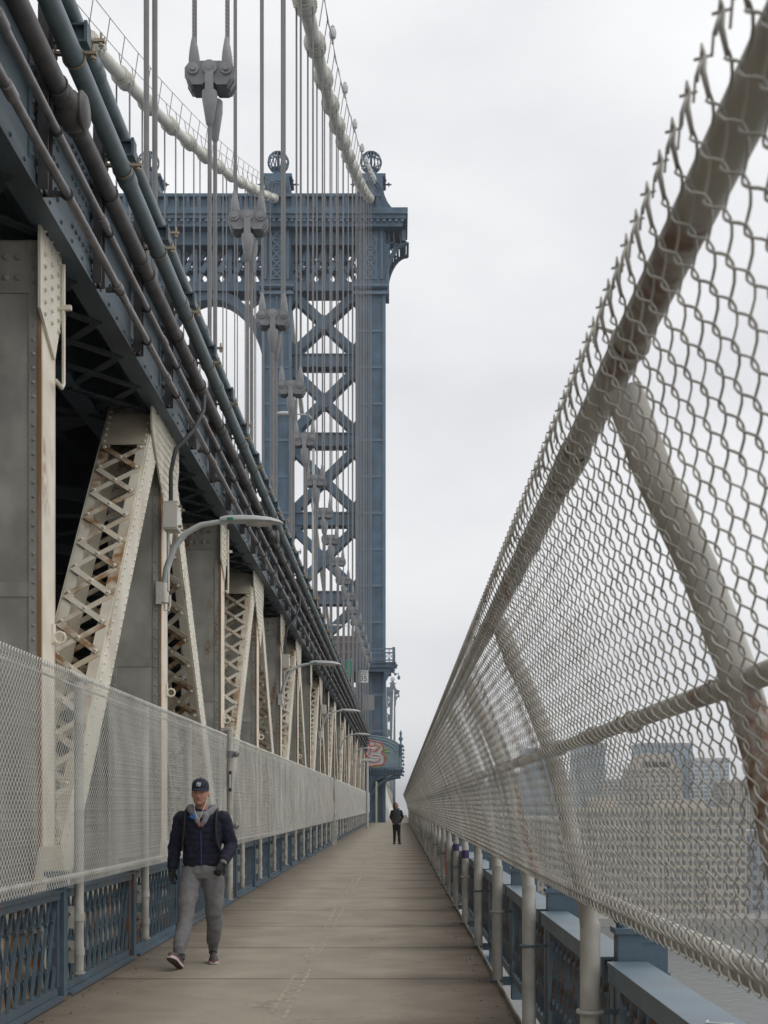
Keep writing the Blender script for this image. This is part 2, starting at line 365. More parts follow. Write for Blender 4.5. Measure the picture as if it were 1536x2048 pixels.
ORD = ['first','second','third','fourth','fifth','sixth','seventh','eighth','ninth','tenth','eleventh','twelfth','thirteenth','fourteenth','fifteenth',
       'sixteenth','seventeenth','eighteenth','nineteenth','twentieth','twenty-first','twenty-second','twenty-third','twenty-fourth','twenty-fifth','twenty-sixth']
P = 5.5                       # panel length of the stiffening truss
NODES = [11.13 + P*k for k in range(-2, 20)]      # 0.13 .. 115.6
# ------------------------------------------------------------------ setting: water, ground, walkway
MB().add([(-6000,-300,-41),(6000,-300,-41),(6000,9000,-41),(-6000,9000,-41)], [(0,1,2,3)]).build('river', 'water', kind='structure')
MB().box(20, 3500, 455, 8500, -45, -38.2).build('far_bank', 'granite', kind='structure')
MB().box(-3500, -60, 700, 8500, -45, -38.2).build('left_bank', 'granite', kind='structure')
wk = thing('walkway', 'walkway', None, (0,0,0)); del wk['label']; wk['kind'] = 'structure'
SL = 2.52
slab0 = MB(); w0, w1 = -2.66, .845; hw = SL/2-.008
slab0.box(w0, w1, -hw, hw, -.11, 0); me_slab = slab0.mesh('slab', 'floor')
n = 0; y = 10.33-4*SL
while y < 114: place('slab', me_slab, wk, (0, y, 0)); y += SL; n += 1
me2 = MB().box(-1.25, 1.1, -hw, hw, -.11, 0).mesh('slab', 'floor')
while y < 200: place('slab', me2, wk, (0, y, -.002)); y += SL
MB().box(-2.7, .83, -2, 115.0, -.3, -.115).build('deck_plate', 'dark_steel', wk)
MB().box(-1.2, 1.08, 115.1, 200, -.3, -.115).build('deck_plate', 'dark_steel', wk)
mb = MB()
for k in range(-1, 22): mb.box(-3.1, 1.25, 10.6+P*k-.12, 10.6+P*k+.12, -.75, -.31)
mb.build('cross_beam', 'rail_blue', wk, kind='stuff')
mb = MB(); mb.box(.85, .862, -1, 113, -.10, .035); mb.box(.863, .915, -1, 113, -.10, -.088); mb.build('edge_angle', 'fence_pipe_rusty', wk)
mk = thing('lane_marking', 'lane_marking', None); del mk['label']; mk['kind'] = 'structure'
mb = MB()
rnd = random.Random(3)
for (a, c) in ((8.4, 9.0), (9.6, 12.3), (13.2, 15.2), (16.3, 21.0), (22.4, 28.3), (33.5, 42.0), (44, 66)):
    for sgn in (-1, 1):
        xc = -.89+sgn*.055
        mb.box(xc-.018, xc+.018, a+rnd.uniform(-.2,.2), c+rnd.uniform(-.2,.2), .0035, .005)
for k in range(9): yy = 10.2+k*.22; mb.box(-.95, -.83, yy, yy+.02, .0036, .0055)
mb.box(-1.4, -.42, 55.2, 55.5, .0035, .005)
mb.build('paint_line', 'worn_paint', mk)
mb = MB(); rnd = random.Random(21)
for i in range(1100):
    s_ = .0015+.005*rnd.random()**3; x = (w0+.05+abs(rnd.gauss(0, .16))) if i % 2 else (w1-.02-abs(rnd.gauss(0, .12))); yy = 5.5+rnd.random()**2*30; a = rnd.uniform(0, 3)
    mb.beam((x, yy, s_*.5), (x+math.cos(a)*s_*2.4, yy+math.sin(a)*s_*2.4, s_*.5), s_*1.6, s_*.9)
mb.build('grit', 'shoe_tread', kind='stuff')

# ------------------------------------------------------------------ the outer stiffening truss
tr = thing('stiffening_truss', 'cream riveted steel truss with laced diagonals standing left of the walkway railing', 'truss', (-3.3, 0, 0))
TX = -3.0; ZB, ZT = .80, 6.40
TO = Vector((-3.3, 0, 0))
def tb(mbx, name, mat, kind=None, par=tr): return mbx.build(name, mat, par, kind=kind)
# vertical posts
def post_meshes():
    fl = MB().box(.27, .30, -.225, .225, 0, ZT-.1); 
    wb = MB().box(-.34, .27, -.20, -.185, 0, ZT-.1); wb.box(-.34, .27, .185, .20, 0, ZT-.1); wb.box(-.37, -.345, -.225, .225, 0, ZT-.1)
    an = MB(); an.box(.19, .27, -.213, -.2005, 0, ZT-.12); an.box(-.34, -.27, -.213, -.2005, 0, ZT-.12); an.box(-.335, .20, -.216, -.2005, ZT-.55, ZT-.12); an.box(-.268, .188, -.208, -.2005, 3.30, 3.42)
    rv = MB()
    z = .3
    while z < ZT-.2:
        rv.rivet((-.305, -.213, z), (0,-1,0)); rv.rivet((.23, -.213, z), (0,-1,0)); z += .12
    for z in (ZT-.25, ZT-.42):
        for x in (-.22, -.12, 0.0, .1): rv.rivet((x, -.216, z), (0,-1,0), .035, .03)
    return fl.mesh('flange', 'cream_flange'), wb.mesh('web_plate', 'shaded_grimy_web'), an.mesh('edge_angle', 'shaded_grimy_web'), rv.mesh('rivets', 'shaded_grimy_web')
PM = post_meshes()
lug = MB().box(.301, .315, .10, .18, 2.95, 3.12).tube([(.36+.05*math.cos(a), .14, 3.0+.05*math.sin(a)) for a in [i*math.pi/4 for i in range(8)]], .012, 6, closed=True, up=(0,1,0)).mesh('lug', 'cream_flange')
for k, y in enumerate(NODES):
    if y > 114: continue
    p = thing('vertical_post', None, None, (0, 0, 0)); p.parent = tr; p.location = (0, y, 0)
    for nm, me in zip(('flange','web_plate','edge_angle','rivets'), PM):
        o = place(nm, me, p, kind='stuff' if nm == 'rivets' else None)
    if k < 8: place('lug', lug, p)
# diagonals
def diag(y0, z0, y1, z1, detail, i):
    A = Vector((0, y0, z0)); B = Vector((0, y1, z1)); L = (B-A).length; d = (B-A)/L
    n = Vector((0, -d.z, d.y)) if d.y*d.z > 0 else Vector((0, d.z, -d.y))      # face turned to the viewer (-Y side)
    if n.y > 0: n = -n
    xo, xi, t = .295, -.30, .20
    e = thing('diagonal', None, None); e.parent = tr
    def pt(x, s, h): return Vector((x, 0, 0)) + A + d*s + n*h
    s0, s1 = .35, L-.35
    sp = MB()
    for x in (xo-.012, xi+.012): sp.beam(pt(x, s0, 0), pt(x, s1, 0), .024, 2*t-.004, up=n)
    sp.each('side_plate', 'cream_paint', e)
    an = MB()
    for h in (t, -t):
        for x in (xo-.024-.055, xi+.024+.055): an.beam(pt(x, s0, h), pt(x, s1, h), .11, .018, up=n)
    an.each('edge_angle', 'cream_lattice', e)
    tp = MB()
    for h in (t+.016, -t-.016):
        for (a, c) in ((s0, s0+.7), (s1-.85, s1-.1)): tp.beam(pt(-.0025, a, h), pt(-.0025, c, h), .55, .012, up=n)
    tp.each('tie_plate', 'cream_lattice', e)
    pitch = .44; xa, xb = xi+.085, xo-.085
    a = s0+.75; cnt = int((s1-.9-a)/pitch); pitch = (s1-.9-a)/cnt
    jn = MB()
    for q in range(cnt):
        for (u0, u1, lift) in ((xa, xb, .014), (xb, xa, .026)):
            p0, p1 = pt(u0, a+q*pitch+.03, t+lift), pt(u1, a+(q+1)*pitch-.03, t+lift)
            ex = (p1-p0).normalized()*.03
            m_ = MB().beam(p0-ex, p1+ex, .07, .011, up=n)
            if detail: m_.build('lattice_bar', 'cream_lattice', e)
            else: jn.beam(p0-ex, p1+ex, .07, .011, up=n)
            jn.beam(pt(u0, a+q*pitch+.03, -t-lift), pt(u1, a+(q+1)*pitch-.03, -t-lift), .07, .011, up=n)
    jn.build('lattice_bars', 'cream_lattice', e, kind='stuff')
    rv = MB(); dm = pitch
    for q in range(cnt+1):
        for x in (xa, xb):
            rv.rivet(pt(x, a+q*dm+(.03 if q < cnt else -.03), t+.032), n, .026, .02)
        if q < cnt: rv.rivet(pt(0, a+(q+.5)*dm, t+.032), n, .026, .02)
    if i < 7:
        s = s0+.05
        while s < s1:
            for h in (-t+.05, t-.05): rv.rivet(pt(xo, s, h), (1,0,0), .02, .016)
            s += .125 if i < 3 else .25
        for (aa, cc) in ((s0, s0+.7), (s1-.85, s1-.1)):
            q = aa+.06
            while q < cc:
                for x in (xa-.03, xb+.03): rv.rivet(pt(x, q, t+.022), n, .022, .018)
                q += .125
    else:
        s = s0
        while s < s1:
            for h in (-t+.05, t-.05): rv.rivet(pt(xo, s, h), (1,0,0), .024, .02, 4)
            s += .5
    rv.build('rivets', 'cream_paint', e, kind='stuff')
for i in range(len(NODES)-1):
    y0, y1 = NODES[i], NODES[i+1]
    if y1 > 118: break
    up = (i % 2 == 0)          # NODES[2] = 11.13 rises to NODES[3]
    if i == 1: continue
    if up: diag(y0+.1, .4, y1-.1, ZT+.25, 2 <= i < 7, abs(i-2))
    else: diag(y0+.1, ZT+.25, y1-.1, .4, 2 <= i < 7, abs(i-2))
# lower chord and gussets
mb = MB(); mb.box(-.02, .24, -4, 114, -.25, .62); mb.box(-.1, .285, -4, 114, .625, .65); tb(mb, 'lower_chord', 'cream_lattice')
for k, y in enumerate(NODES):
    if y > 114: continue
    top = (k % 2 == 1)
    g = MB()
    if top: g.prism([(y-.95, ZT+.2), (y+.95, ZT+.2), (y+.95, ZT-.35), (y+.38, ZT-1.45), (y+.30, ZT-1.45), (y-.95, ZT-.30)], 'x', .302, .325)
    else: g.prism([(y-.34, ZT+.2), (y+.34, ZT+.2), (y+.34, ZT-.55), (y+.12, ZT-1.0), (y-.34, ZT-.72)], 'x', .302, .325)
    go = tb(g, 'top_gusset', 'cream_paint')
    if k < 10:
        rv = MB(); st = .105
        a = -9
        for a in range(-9, 10):
            for c in range(0, 16):
                yy, zz = y+a*st, ZT-.02-c*st*.95
                w_ = .9 if zz > ZT-.3 else .9-(ZT-.3-zz)*.8
                if top and abs(yy-y) < w_-.05 and zz > ZT-1.4: rv.rivet((.325, yy, zz), (1,0,0), .022, .02)
                if not top and abs(yy-y) < .3 and a % 2 == 0 and c < 8: rv.rivet((.325, yy, zz), (1,0,0), .026, .024)
        rv.build('rivets', 'cream_paint', go, kind='stuff')
    b = MB().prism([(y-.7, .5), (y-.3, 1.2), (y+.3, 1.2), (y+.7, .5)] if not top else [(y-.4, .5), (y-.3, 1.1), (y+.3, 1.1), (y+.4, .5)], 'x', .302, .325)
    tb(b, 'bottom_gusset', 'cream_lattice')
# small earthing conduit loops beside the nodes
lp = MB().tube([(.35,-.0,ZT-.1),(.35,.0,ZT-1.15),(.35,-.05,ZT-1.2),(.35,-.25,ZT-1.2)], .018, 6).box(.33,.42,-.02,.02,ZT-.5,ZT-.46).mesh('conduit_loop', 'cream_paint')
for k in (2, 4, 6): place('conduit_loop', lp, tr, (0, NODES[k]+.30, 0))

# upper chord (riveted girder) under the upper roadway
gd = thing('upper_girder', 'dark blue riveted box girder running along the top of the truss', 'girder', (-3.3, 0, ZT))
o3 = Vector((-3.3, 0, ZT))
mb = MB(); mb.box(.40, .42, 2, 116, 0, 1.15); mb.box(-.60, -.58, 2, 116, 0, 1.15); mb.build('side_plate', 'girder_blue', gd)
mb = MB(); mb.box(.25, .47, 2, 116, -.03, -.003); mb.box(-.65, -.40, 2, 116, -.03, -.003); mb.box(.421, .45, 2, 116, 0, .13); mb.box(.421, .45, 2, 116, 1.02, 1.15); mb.box(-.6, .46, 2, 116, 1.152, 1.18); mb.build('flange', 'girder_blue', gd)
for k, y in enumerate(NODES[1:]):
    sp = MB().box(.422, .437, y-1.05, y+1.05, .14, 1.01); q = sp.build('splice_plate', 'girder_blue', gd)
    if k < 9:
        rv = MB()
        for a in range(-8, 9):
            for c in range(6):
                if (abs(a) > 1): rv.rivet((.437, y+a*.125, .22+c*.14), (1,0,0), .026, .026)
        rv.build('rivets', 'girder_blue', q, kind='stuff')
rv = MB(); y = 7.0
while y < 60:
    for z in (.065, 1.085): rv.rivet((.45, y, z), (1,0,0), .022, .02)
    y += .36
rv.build('rivets', 'girder_blue', gd, kind='stuff')
mb = MB(); y = 3
while y < 114:
    mb.beam((.30,y,-.015),(-.5,y+1.0,-.015),.10,.02); mb.beam((.30,y+1.0,-.04),(-.5,y,-.04),.10,.02); y += 1.0
mb.build('soffit_lacing', 'under_blue_shaded', gd, kind='stuff')
# deck
ud = thing('upper_roadway', 'dark underside and edge of the upper roadway carried above the truss', 'bridge deck', (-3.3, 0, 7.6))
mb = MB(); mb.box(-32, -.45, 2, 620, .62, .95); mb.build('deck_slab', 'under_blue_shaded', ud)
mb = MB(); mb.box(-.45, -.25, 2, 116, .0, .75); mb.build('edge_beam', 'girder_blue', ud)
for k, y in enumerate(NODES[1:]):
    f = MB(); f.box(-32, -.62, y-.012, y+.012, -1.1, .6); f.box(-32, -.62, y-.16, y+.16, -1.13, -1.1); f.box(-32, -.62, y-.16, y+.16, .58, .615); f.build('floor_beam', 'under_blue_shaded', ud)
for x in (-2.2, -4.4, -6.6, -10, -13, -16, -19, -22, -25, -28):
    MB().box(x-.1, x+.1, 2, 116, -.1, .57).build('stringer', 'under_blue_shaded', ud)
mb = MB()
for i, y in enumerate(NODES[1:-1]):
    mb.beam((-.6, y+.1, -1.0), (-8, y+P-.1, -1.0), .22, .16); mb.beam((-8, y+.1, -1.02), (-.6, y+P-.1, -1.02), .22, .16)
mb.build('lateral_bracing', 'under_blue_shaded', ud, kind='stuff')
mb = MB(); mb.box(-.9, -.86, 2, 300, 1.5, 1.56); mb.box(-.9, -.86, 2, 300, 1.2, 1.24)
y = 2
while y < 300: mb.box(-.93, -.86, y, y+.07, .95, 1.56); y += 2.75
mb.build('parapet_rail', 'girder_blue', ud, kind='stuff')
# inner truss, with two walls added to block light and keep the tracks dark
it = thing('inner_truss', 'dark inner truss and added light-blocking wall beyond the tracks, seen between the cream posts', 'truss', (-11.7, 0, 0))
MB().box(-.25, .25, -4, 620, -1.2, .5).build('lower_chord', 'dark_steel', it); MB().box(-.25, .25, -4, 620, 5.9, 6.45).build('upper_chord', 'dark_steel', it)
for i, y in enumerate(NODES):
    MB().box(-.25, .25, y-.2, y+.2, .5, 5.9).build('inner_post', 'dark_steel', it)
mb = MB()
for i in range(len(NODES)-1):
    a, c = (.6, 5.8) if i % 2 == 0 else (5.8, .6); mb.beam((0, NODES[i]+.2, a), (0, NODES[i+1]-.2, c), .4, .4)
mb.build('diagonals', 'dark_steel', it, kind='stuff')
MB().box(-1.6, -1.5, -6, 620, -1.2, 6.5).build('light_block_wall', 'dark_steel', it)
MB().box(-8.0, 7.9, -6.1, -6, -1.2, 7.5).build('light_block_end', 'dark_steel', it)
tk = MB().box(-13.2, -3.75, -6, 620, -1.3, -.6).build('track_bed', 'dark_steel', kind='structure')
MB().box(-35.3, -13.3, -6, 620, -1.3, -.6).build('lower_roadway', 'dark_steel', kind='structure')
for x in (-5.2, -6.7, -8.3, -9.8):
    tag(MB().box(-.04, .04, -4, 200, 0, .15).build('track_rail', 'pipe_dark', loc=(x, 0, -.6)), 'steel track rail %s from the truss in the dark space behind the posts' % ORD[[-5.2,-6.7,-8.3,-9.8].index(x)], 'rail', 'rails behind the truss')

# ------------------------------------------------------------------ bracket arms, channels, pipes
BS = P/3
br_ys = [11.13-P + BS*k - .62 for k in range(-1, 60)]
br_me = MB(); br_me.box(-.55, .40, -.008, .008, .02, .15); br_me.box(-.55, .40, -.06, .06, .135, .155); br_me.box(-.55, .40, -.06, .06, 0, .02); br_me.box(.385, .41, -.07, .07, -.005, .165)
br_me.prism([(-.5, 0), (-.05, 0), (-.5, -.4)], 'y', -.008, .008); br_me = br_me.mesh('bracket_arm', 'girder_blue')
ch_me = MB(); ch_me.box(-.03, .05, -.075, -.06, 0, 1.45); ch_me.box(-.03, .05, .06, .075, 0, 1.45); ch_me.box(.005, .02, -.06, .06, 0, 1.45); ch_me = ch_me.mesh('channel', 'channel_dark')
for k, y in enumerate(br_ys):
    place('bracket_arm', br_me, gd, (.385, y, 1.29))
    place('channel', ch_me, gd, (.50, y-.25, -.02))
def pipe(name, label, pts, r, mat, clamp_pts, cmat='brass', cn='clamp', big=False, joints=(), group=None):
    base = Vector(pts[0]); t = thing(name, label, 'pipe', base, group)
    MB().tube([Vector(p)-base for p in pts], r, 14).build('pipe_run', mat, t)
    cm = MB(); ring = [((r+.008)*math.cos(a), 0, (r+.008)*math.sin(a)) for a in [i*math.pi/8 for i in range(16)]]
    cm.tube(ring, .009, 5, closed=True, up=(0,1,0))
    if big:
        cm.box(-r-.10, -r-.005, -.02, .02, .02, .045); cm.box(r+.005, r+.10, -.02, .02, .02, .045)
        for s in (-1, 1): cm.tube([(s*(r+.07), 0, -.03), (s*(r+.07), 0, .10)], .012, 6); cm.lathe([(.022,-.015),(.022,.01)], (s*(r+.07), 0, 0), 6)
    else:
        cm.box(-r-.09, -r+.01, -.015, .015, -.02, .02); cm.lathe([(.016,0),(.016,.03)], (-r-.05, 0, .02), 6)
    cme = cm.mesh(cn, cmat)
    for c in clamp_pts: place(cn, cme, t, Vector(c)-base)
    if joints:
        jm = MB().lathe([(r, -.09), (r+.012, -.085), (r+.012, .085), (r, .09)], (0,0,0), 14, 'y').mesh('coupling', mat)
        for j in joints: place('coupling', jm, t, Vector(j)-base)
    return t
YS, YE = 5.0, 114.0
pipe('blue_pipe', 'thick blue-grey pipe slung under the bracket arms, nearest the walkway', [(-2.62, YS, 7.575), (-2.62, YE, 7.575)], .083, 'pipe_blue', [(-2.62, y-.03, 7.575) for y in br_ys], 'brass', big=True, joints=[(-2.62, 6.3+3.1*k, 7.575) for k in range(34)])
pipe('blue_pipe', 'blue-grey pipe lying on top of the bracket arms', [(-2.64, YS, 7.93), (-2.64, YE, 7.93)], .07, 'pipe_blue', [(-2.64, y+.4, 7.93) for y in br_ys[::2]], 'brass', big=True, joints=[(-2.64, 8.2+3.1*k, 7.93) for k in range(33)])
pd = pipe('dark_pipe', 'thick dark brown pipe fixed to the vertical channels below the blue pipe', [(-2.70, YS, 7.235), (-2.70, YE, 7.235)], .078, 'pipe_dark', [(-2.70, y-.25, 7.235) for y in br_ys], 'pipe_dark', joints=[(-2.70, 7.4+3.1*k, 7.235) for k in range(34)])
jb = MB().lathe([(.08,-.30),(.10,-.26),(.10,-.22),(.085,-.19),(.13,-.12),(.15,0),(.13,.12),(.085,.19),(.10,.22),(.10,.26),(.08,.3)], (0,0,0), 14, 'y').lathe([(.155,.0),(.155,.02),(.12,.05),(1e-3,.055)], (.10,0,0), 14, 'x')
place('junction_fitting', jb.mesh('junction_fitting', 'pipe_dark'), pd, Vector((-2.70, 10.65, 7.235))-Vector(pd.location)); place('junction_fitting', jb.mesh('junction_fitting', 'pipe_dark'), pd, Vector((-2.70, 27.6, 7.235))-Vector(pd.location))
pipe('conduit', 'thin grey conduit clipped just below the dark pipe', [(-2.70, YS, 6.87), (-2.70, YE, 6.87)], .034, 'conduit', [(-2.70, y-.25, 6.87) for y in br_ys], 'channel_dark', joints=[(-2.70, 8.8+3.05*k, 6.87) for k in range(30)])
pts = []; y = YS; rnd = random.Random(5); lo = 6.48
bends = [10.1, 12.6, 16.9, 19.5, 24.2, 30.5, 36.6, 46, 56, 68, 80, 95]; side = 1
zc, xc = 6.50, -2.70; pts.append((xc, YS, zc))
for i, b in enumerate(bends):
    nz = (6.34 if i % 2 == 0 else 6.52); nx = (-2.60 if i % 2 == 0 else -2.70)
    for s in range(7):
        t = s/6; e = t*t*(3-2*t); pts.append((xc+(nx-xc)*e, b-.35+.7*t, zc+(nz-zc)*e))
    xc, zc = nx, nz
pts.append((xc, YE, zc))
def at_y(yy):
    for a, c in zip(pts, pts[1:]):
        if a[1] <= yy <= c[1] and c[1] > a[1]:
            t = (yy-a[1])/(c[1]-a[1]); return (a[0]+(c[0]-a[0])*t, yy, a[2]+(c[2]-a[2])*t)
    return pts[-1]
pipe('conduit', 'lowest grey conduit with bends along the girder edge', pts, .036, 'conduit', [at_y(y-.25) for y in br_ys if YS < y-.25 < YE], 'channel_dark', joints=[at_y(9+3.05*k) for k in range(30)])
# ------------------------------------------------------------------ main cables and suspenders
def cable_z(y):
    if y <= 119: return 57.0 - .44*(119-y) + .00085*(119-y)**2
    return 9.5 + (57.0-9.5)*((y-369.5)/250.5)**2
def cable_x(y, x0, x1):
    t = min(1, max(0, (y-60)/59)); return x0+(x1-x0)*t
def main_cable(x0, x1, label, lanterns):
    t = thing('main_cable', label, 'cable', (x1, 119, 0)); B = Vector((x1, 119, 0))
    ys = [25+2*i for i in range(47)]+[119]+[125+10*i for i in range(49)]+[620]
    pt = lambda y, dz=0, dx=0: Vector((cable_x(y, x0, x1)+dx, y, cable_z(y)+dz))-B
    MB().tube([pt(y) for y in ys], .27, 12).build('cable', 'cable_white', t)
    d = (pt(61)-pt(60)).normalized()
    bm_ = MB()
    cyl = [(-.75,.27),(-.75,.33),(-.62,.34),(-.60,.40),(-.52,.40),(-.50,.345),(.50,.345),(.52,.40),(.60,.40),(.62,.34),(.75,.33),(.75,.27)]
    bm_.lathe([(r, z) for z, r in cyl], (0,0,0), 14, 'y')
    for s in (-1, 1):
        for q in (-.35, 0, .35): bm_.box(s*.33, s*.41, q-.05, q+.05, -.09, .09)
    me = bm_.mesh('cable_band', 'cable_white')
    y = 27.6-P
    while y < 117:
        for off in (0,):
            o = place('cable_band', me, t, pt(y+off)); o.rotation_euler = ((pt(y+off+.5)-pt(y+off-.5)).to_track_quat('Y', 'Z')).to_euler()
        y += P
    st = MB(); hr = MB(); y = 26
    while y < 118:
        for dx in (-.42, .42):
            st.tube([pt(y, .25, dx*.6), pt(y, 1.35, dx)], .02, 5)
        y += P/2
    st.build('stanchions', 'socket_dark', t, kind='stuff')
    for dx in (-.42, .42): hr.tube([pt(y_, 1.35, dx) for y_ in ys[:48]], .016, 5)
    hr.build('hand_rope', 'socket_dark', t)
    if lanterns:
        lm = MB().lathe([(.05,0),(.05,.2),(.13,.25),(.16,.42),(.14,.6),(.08,.68),(.10,.7),(.03,.8)], (0,0,0), 10).mesh('lantern', 'lamp_grey')
        for y in (54.5, 65.5, 76.5, 87.5, 95, 101, 106, 110, 113.5, 116): place('lantern', lm, t, pt(y, 1.3, .42))
        lc = MB(); yy = [30+3*i for i in range(30)]
        pp = [pt(y, 1.5-(.35 if i % 2 else 0), .42) for i, y in enumerate(yy)]; lc.tube(pp, .014, 4); lc.build('lighting_wire', 'black_rubber', t)
    return t
main_cable(-3.2, -2.56, 'cream main cable sweeping down from above to the right-hand tower column', True)
main_cable(-11.7, -11.1, 'cream main cable climbing from the left to the second tower column', False)
def rope_socket(mbx, x, y, z):    # clevis socket whose eye sits at z
    mbx.lathe([(.02,-.11),(.075,-.10),(.075,.0),(.07,.08)], (x,y,z), 8, 'z')
    mbx.lathe([(.07,.10),(.085,.18),(.07,.34),(.042,.50),(.032,.55)], (x,y,z), 10)
    mbx.box(x-.075, x+.075, y-.05, y+.05, z-.02, z+.16)
def suspender(k, y, x0, x1, label, grp, full=True):
    x = cable_x(y, x0, x1); zc = cable_z(y); t = thing('suspender', label, 'suspender', (x, y, 7.6), grp); zt = zc-7.6; zb = 14.0-7.6
    if full:
        for sx in (-1, 1):
            r = MB()
            for sy in (-.11, .11): r.tube([(sx*.28, sy, zb+.52), (sx*.28, sy, zt+.05)], .024, 6)
            r.build('wire_rope', 'rope', t)
        s = MB()
        for sx in (-1, 1):
            for sy in (-.11, .11): rope_socket(s, sx*.28, sy, zb)
        s.each('rope_socket', 'socket_grey', t, c=3)
        bl = MB(); pr = [(-.42,-.16),(-.34,-.30),(-.14,-.30),(-.10,-.25),(.10,-.25),(.14,-.30),(.34,-.30),(.42,-.16),(.42,.0),(.36,.08),(.18,.12),(-.18,.12),(-.36,.08),(-.42,0)]
        bl.prism([(a, zb+c) for a, c in pr], 'y', -.18, -.165); bl.prism([(a, zb+c) for a, c in pr], 'y', .165, .18)
        bl.prism([(a*.97, zb+c*.95-.01) for a, c in pr], 'y', -.05, .05); bl.prism([(a*.85, zb-.06+c*.80) for a, c in pr if c < -.1], 'y', -.215, .215)
        bl.build('equalizer_block', 'socket_dark', t)
        pn = MB()
        for px, rr in ((-.28,.10), (0,.125), (.28,.10)):
            pn.lathe([(1e-3,-.245),(rr*.5,-.245),(rr*.55,-.215),(rr,-.212),(rr,-.181)], (px,0,zb-(.02 if px else -.0)), 14, 'y')
        pn.each('pin', 'socket_grey', t)
        f = MB(); f.box(-.07, .07, -.235, -.183, zb-.45, zb+.02); f.box(-.07, .07, .183, .235, zb-.45, zb+.02)
        f.lathe([(.035,-.98),(.06,-.95),(.13,-.52),(.13,-.40)], (0,-.16,zb), 10); f.lathe([(.035,-1.1),(.06,-1.05),(.13,-.60),(.13,-.40)], (.05,.14,zb), 10)
        f.build('rod_socket', 'socket_grey', t)
        for dx, sy in ((0,-.16), (.05,.14)):
            MB().tube([(dx, sy, 0), (dx, sy, zb-.95)], .036, 8).build('rod', 'rod_grey', t)
    else:
        for sx in (-1, 1): MB().tube([(sx*.28, 0, 0), (sx*.28, 0, zt)], .04, 5).build('wire_rope', 'rope', t)
    return t
k = 0; y = 16.63
while y < 115:
    suspender(k, y, -3.2, -2.56, '%s hanger from the viewer under the near main cable, with pinned block' % ORD[k], 'hangers of the near main cable'); k += 1; y += P
k = 0; y = 49.63
while y < 115:
    suspender(k, y, -11.7, -11.1, '%s pair of hanger ropes from the left under the far main cable' % ORD[k], 'hangers of the far main cable', False); k += 1; y += P
ms = MB(); y = 130
t = thing('main_span_hangers', 'thin hanger ropes of the main span beyond the tower', 'hangers', (-2.9, 130, 7.6)); t['kind'] = 'stuff'
while y < 610: ms.tube([(.1, y-130, 0), (.1, y-130, max(.5, cable_z(y)-7.6))], .05, 4); y += 11
ms.build('ropes', 'rope', t, kind='stuff')
# the truss of the main span, far beyond the tower
fs = thing('main_span_truss', 'pale truss of the main span receding beyond the tower base', 'truss', (-3.3, 122, 0))
MB().box(-.3, .3, 0, 495, 6.4, 7.6).build('upper_chord', 'girder_blue', fs); MB().box(-.3, .3, 0, 495, -.3, .7).build('lower_chord', 'cream_lattice', fs)
mb = MB(); y = 0
while y < 490: mb.box(-.3, .3, y, y+.45, .7, 6.4); mb.beam((0,y+.4,.7),(0,y+P,6.4),.5,.5); y += P
mb.build('posts_and_diagonals', 'cream_paint', fs, kind='stuff')
